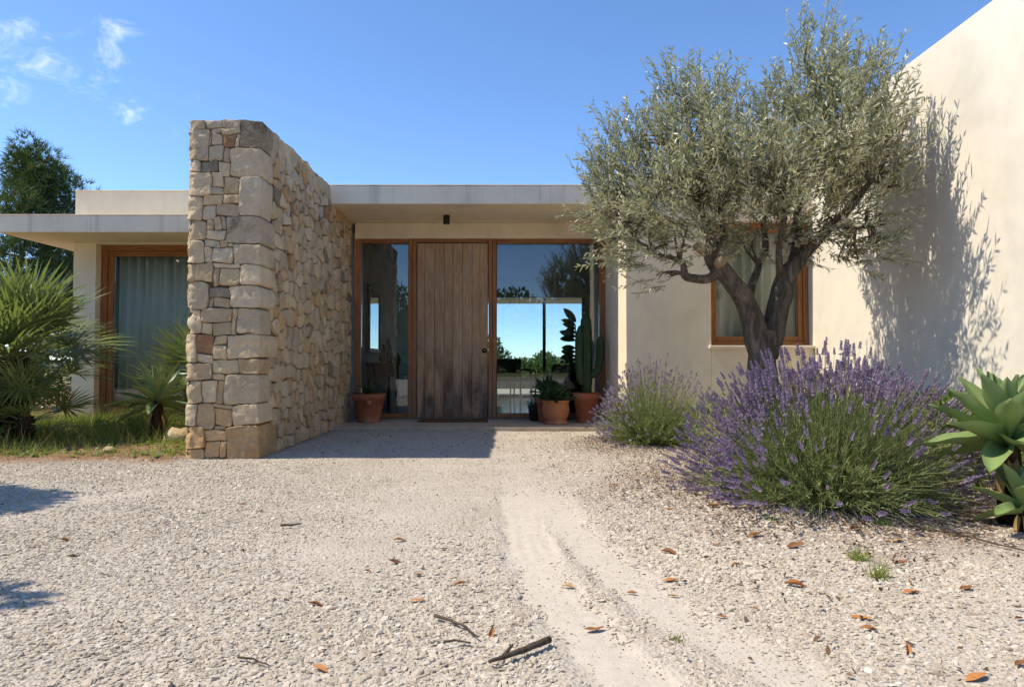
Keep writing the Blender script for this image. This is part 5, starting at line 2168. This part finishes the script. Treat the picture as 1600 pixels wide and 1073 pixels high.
def rock(x, y, r, label, c="c"):
    b = MB()
    vs, fs = [], []
    seg, rg = 12, 7
    sd = Vector((random.uniform(0, 50), 3, 8))
    for i in range(rg + 1):
        th = math.pi * i / rg
        for j in range(seg):
            ph = 2 * math.pi * j / seg
            d = Vector((math.sin(th) * math.cos(ph), math.sin(th) * math.sin(ph), math.cos(th) * .7))
            q = d * (1 + .35 * mnoise.noise(d * 1.6 + sd))
            vs.append((x + q.x * r, y + q.y * r, gz(x, y) + r * .4 + q.z * r))
    for i in range(rg):
        for j in range(seg):
            fs.append((i * seg + j, (i + 1) * seg + j, (i + 1) * seg + (j + 1) % seg, i * seg + (j + 1) % seg))
    o = finish_stone("rock", vs, fs, [rnd_tint(c, .2)] * len(vs), None)
    tag(o, label, "rock", "rocks beside the stone wall")


rock(-3.42, 7.05, .14, "largest pale rock between the dark agave and the stone wall", "y")
rock(-3.55, 7.15, .08, "small rounded rock beside the dark agave trunk", "t")
rock(-3.48, 7.3, .10, "rock behind the largest pale rock", "t")
rock(-3.62, 6.15, .05, "flat stone in the grass in front of the stone wall corner", "y")

# shrubs at the foot of the side wall
GS = "low shrubs along the side wall"
bush("shrub", [(Vector((3.02, 4.75, .42)), .22), (Vector((3.15, 5.1, .38)), .24), (Vector((3.0, 4.5, .25)), .2)], 1500, .06, .030, "light green shrub between the lavender and the side wall", "shrub", M_weed, GS)
bush("shrub", [(Vector((3.18, 4.25, .34)), .20), (Vector((3.2, 3.95, .36)), .20)], 1100, .055, .028, "light green shrub at the right edge behind the big agave", "shrub", M_weed, GS)
bush("shrub", [(Vector((2.55, 6.1, .25)), .3), (Vector((1.9, 6.3, .25)), .3), (Vector((3.0, 6.4, .25)), .3)], 1600, .06, .022, "low dark shrub under the olive tree behind the lavender", "shrub", M_bush, GS)


# ------------------------------------------------------------------ litter on the gravel
def tuft(x, y, n, h, label, mat=M_grass):
    z0 = gz(x, y)
    b0 = np.repeat(np.array([[x, y, z0]]), n, 0) + R.normal(0, .018, (n, 3)) * [1, 1, 0]
    V, F = blades(b0, nrm(rdir(n) * .8 + np.array([0, 0, 1.0])), rdir(n), R.uniform(.5, 1, n) * h, R.uniform(.0025, .005, n), BLADE, R.uniform(0, .6, n))
    o = fast("grass_tuft", V, F, mat, None, False, shade_of(n, 6))
    tag(o, label, "grass tuft", "weed tufts in the gravel")


g = G(1343, 878)
tuft(g.x, g.y, 70, .075, "small green weed tuft growing in the gravel below the lavender")
g = G(1374, 903)
tuft(g.x, g.y, 60, .10, "spiky olive green grass tuft just right of the small weed")
g = G(1052, 1000)
tuft(g.x, g.y, 30, .02, "tiny flat green weed on the sandy track at the bottom")
g = G(1205, 820)
tuft(g.x, g.y, 50, .04, "tiny bright weed at the front left foot of the lavender", M_weed)
g = G(1378, 826)
tuft(g.x, g.y, 70, .05, "low green weed at the front right foot of the lavender", M_weed)
g = G(1450, 835)
tuft(g.x, g.y, 50, .045, "sparse weed between the lavender and the big agave", M_weed)


def dead_leaf_mesh(seed):
    rs = np.random.default_rng(seed)
    nu, nv = 8, 5
    curl, bend, tw = rs.uniform(.5, 2.4), rs.uniform(-1.6, 1.6), rs.uniform(-.5, .5)
    V = []
    for i in range(nu + 1):
        t = i / nu
        w = .5 * .40 * math.sin(math.pi * min(1, t * .93 + .05)) ** .8
        for j in range(nv):
            s = j / (nv - 1) * 2 - 1
            a = s * curl * .5
            y = w * math.sin(a) / max(curl * .5, .1)
            z = w * (1 - math.cos(a)) * 1.4
            x = t - .5
            zz = z + bend * .22 * x * x + .02 * math.sin(9 * t + 4 * s)
            V.append((x, y * math.cos(tw * x) - zz * math.sin(tw * x), zz * math.cos(tw * x) + y * math.sin(tw * x)))
    F = [(i * nv + j, (i + 1) * nv + j, (i + 1) * nv + j + 1, i * nv + j + 1) for i in range(nu) for j in range(nv - 1)]
    zmin = min(v[2] for v in V)
    return [(a, b_, c - zmin) for a, b_, c in V], F


M_leafs = [simple("dead_leaf_brown", (.26, .11, .04), .7, .25, .45, 60), simple("dead_leaf_orange", (.42, .17, .05), .65, .25, .4, 60),
           simple("dead_leaf_dark", (.10, .042, .028), .7, .25, .4, 60), simple("dead_leaf_tan", (.45, .29, .13), .75, .2, .35, 60)]
LM = {}
for k in range(8):
    for q in range(4):
        V, F = dead_leaf_mesh(k + 3)
        me = bpy.data.meshes.new("dead_leaf")
        me.from_pydata(V, [], F)
        me.polygons.foreach_set("use_smooth", [True] * len(F))
        me.materials.append(M_leafs[q])
        LM[k, q] = me
LEAVES = [(60, 856, 18, 0, "dead leaf nearest the left edge below the large shadow"), (101, 847, 16, 0, "reddish leaf right of the leftmost leaf on the gravel"), (114, 873, 18, 2, "dark leaf just below the two leftmost leaves"),
          (625, 845, 18, 0, "brown leaf left of the drive centre, farthest up the gravel"), (618, 880, 22, 2, "dark oval leaf straight below the far brown leaf"), (692, 858, 14, 2, "blackish curled leaf right of the far brown leaf"),
          (574, 894, 12, 0, "small reddish leaf left of the dark oval leaf"), (719, 914, 18, 1, "orange cupped leaf above the long curved twig"), (650, 940, 22, 1, "narrow orange leaf left of the orange cupped leaf"),
          (493, 945, 22, 0, "rolled brown leaf alone on the left middle gravel"), (655, 899, 14, 3, "pale tan leaf between the dark oval leaf and the cupped leaf"), (501, 1050, 26, 1, "orange leaf nearest the bottom edge on the left"),
          (768, 994, 20, 1, "orange leaf standing just above the thick stick"), (928, 982, 30, 0, "brown folded leaf on the sandy wheel track"), (889, 914, 20, 3, "pale leaf lying on the left wheel track"),
          (1045, 866, 24, 0, "long brown leaf on the gravel left of the lavender front"), (1048, 908, 22, 1, "orange leaf straight below the long brown leaf"), (1052, 930, 14, 3, "yellowish leaf right below the orange leaf beside the track"),
          (988, 925, 16, 0, "small brown leaf between the two wheel tracks"), (1180, 843, 26, 0, "brown leaf in front of the middle of the lavender"), (1242, 857, 28, 0, "curled brown leaf in front of the lavender, right of the middle"),
          (1118, 855, 12, 0, "small round brown leaf below the lavender's left end"), (1150, 885, 16, 1, "orange leaf lying alone below the lavender"), (1243, 917, 28, 1, "orange rolled leaf left of the two weed tufts"),
          (1180, 955, 14, 0, "small dark brown leaf below the orange rolled leaf"), (1356, 873, 16, 0, "red brown leaf beside the small weed tuft"), (1408, 884, 18, 0, "reddish leaf right of the spiky grass tuft"),
          (1424, 928, 26, 1, "tan orange leaf below and right of the spiky tuft"), (1509, 922, 26, 0, "brown leaf on the gravel below the big agave"), (1345, 969, 26, 1, "orange leaf with a stalk on the lower right gravel"),
          (1357, 987, 22, 1, "orange leaf just under the stalked leaf"), (1418, 1022, 24, 1, "upright orange leaf in the lower right gravel"), (1525, 1063, 36, 1, "large orange leaf at the bottom edge on the right"),
          (1592, 968, 16, 0, "round brown leaf at the right edge"), (1594, 1042, 26, 0, "brown leaf at the right edge near the bottom"), (987, 1170, 20, 0, None), (1128, 967, 14, 0, "brown leaf on the sandy right wheel track"),
          (410, 800, 10, 3, "tiny yellow leaf on the gravel before the stone wall"), (380, 789, 10, 0, "tiny brown leaf left of the tiny yellow one"), (1500, 1018, 12, 0, "small brown leaf left of the large bottom leaf"),
          (1400, 852, 22, 3, "tan leaf in the litter between lavender and agave"), (1335, 835, 20, 0, "brown leaf under the lavender's right front"), (1115, 800, 20, 0, "brown leaf lying against the lavender's left foot"),
          (960, 765, 12, 0, "small reddish leaf left of the lavender at its far side"), (1046, 803, 12, 0, "little red leaf left of the lavender foot")]
for i, (px, py, wpx, q, lb) in enumerate(LEAVES):
    if lb is None:
        continue
    p = G(px, py)
    o = bpy.data.objects.new("dead_leaf", LM[i % 8, q])
    s = wpx / FPX * p.y * 1.15
    o.scale = (s, s, s)
    o.location = (p.x, p.y, gz(p.x, p.y) + .006)
    o.rotation_euler = (random.uniform(-.25, .25), random.uniform(-.2, .2), random.choice((0, math.pi)) + random.uniform(-.6, .6))
    if "upright" in lb or "standing" in lb:
        o.rotation_euler = (.3, -1.0, 1.2)
    col.objects.link(o)
    tag(o, lb, "leaf", "fallen leaves on the gravel")

M_stick = bark("dry_stick", (.05, .035, .025), (.12, .09, .065), (.20, .16, .12), 30, .006)


def twig(pts, r, label, side=None):
    W = []
    for (px, py) in pts:
        p = G(px, py)
        W.append(Vector((p.x, p.y, gz(p.x, p.y) + r + .010)))
    b = MB()
    F_ = []
    for i in range(len(W) - 1):
        for s in range(4):
            F_.append(W[i].lerp(W[i + 1], s / 4) + warp(W[i].lerp(W[i + 1], s / 4), .004, 20))
    F_.append(W[-1])
    n = len(F_)
    b.tube(F_, [r * (1 - .55 * i / (n - 1)) for i in range(n)], 8, jitter=.15)
    if side:
        i, d = side
        b.tube([F_[i], F_[i] + Vector(d) * .5, F_[i] + Vector(d)], [r * .6, r * .5, r * .3], 6)
    tag(b.build("twig", M_stick), label, "twig", "dry twigs on the gravel")


twig([(858, 1009), (822, 1026), (790, 1038), (764, 1046)][::1], .011, "thick short stick at the bottom middle of the gravel", (9, (.03, .05, .015)))
twig([(678, 968), (705, 976), (728, 988), (747, 1003)], .006, "long curved twig left of the thick stick")
twig([(692, 1010), (712, 1009), (735, 1011)], .0045, "short straight twig below the curved twig")
twig([(372, 1033), (395, 1037), (420, 1046)], .0035, "thin pale twig near the bottom left")
twig([(438, 825), (455, 825), (471, 822)], .008, "small dark twig on the gravel before the stone wall")
twig([(1470, 838), (1520, 852), (1600, 868)], .007, "long thin twig lying in front of the big agave")
twig([(1033, 714), (1060, 722), (1080, 727)], .006, "dry twig beside the left foot of the lavender")
twig([(1420, 832), (1470, 842), (1540, 846)], .005, "thin twig in the litter between lavender and agave")


def litter_keep(x, y):
    Z, t, s, mu = ground_fields(x[None], y[None])
    base = .018 + .05 * sstep(y, 5, 8)
    rs = .07 * sstep(x, .3, 1.2) * (1 + snoise(x, y, 2, 41))
    return np.clip(base + 1.8 * rs + .8 * mu[0] + .12 * s[0], 0, 1) * (1 - .6 * t[0]) * (np.abs(x) < y * .8 + .8) * (1 - ((x > -2.95) & (x < -2.15) & (y > 5.95))) * (1 - ((x > -2.3) & (x < 1.4) & (y > 8.36)))


Pb = field(60000, -6, 3.4, 1.2, 8.6, litter_keep)
n = len(Pb)
D = rdir(n) * [1, 1, .25]
V, F = blades(Pb + np.array([0, 0, .013]), D, np.array([[0, 0, 1.0]]) + rdir(n) * .5, R.uniform(.010, .036, n), R.uniform(.005, .015, n), LANCE, R.uniform(-.4, .4, n), .2)
M_litter = leaf_mat("leaf_litter", (.11, .062, .036), (.13, .075, .042), .8, .15, 0, .75)
tag(fast("leaf_litter", V, F, M_litter, None, False, shade_of(n, 8)), "small dark brown leaf bits scattered over the gravel", "leaf litter", kind="stuff")
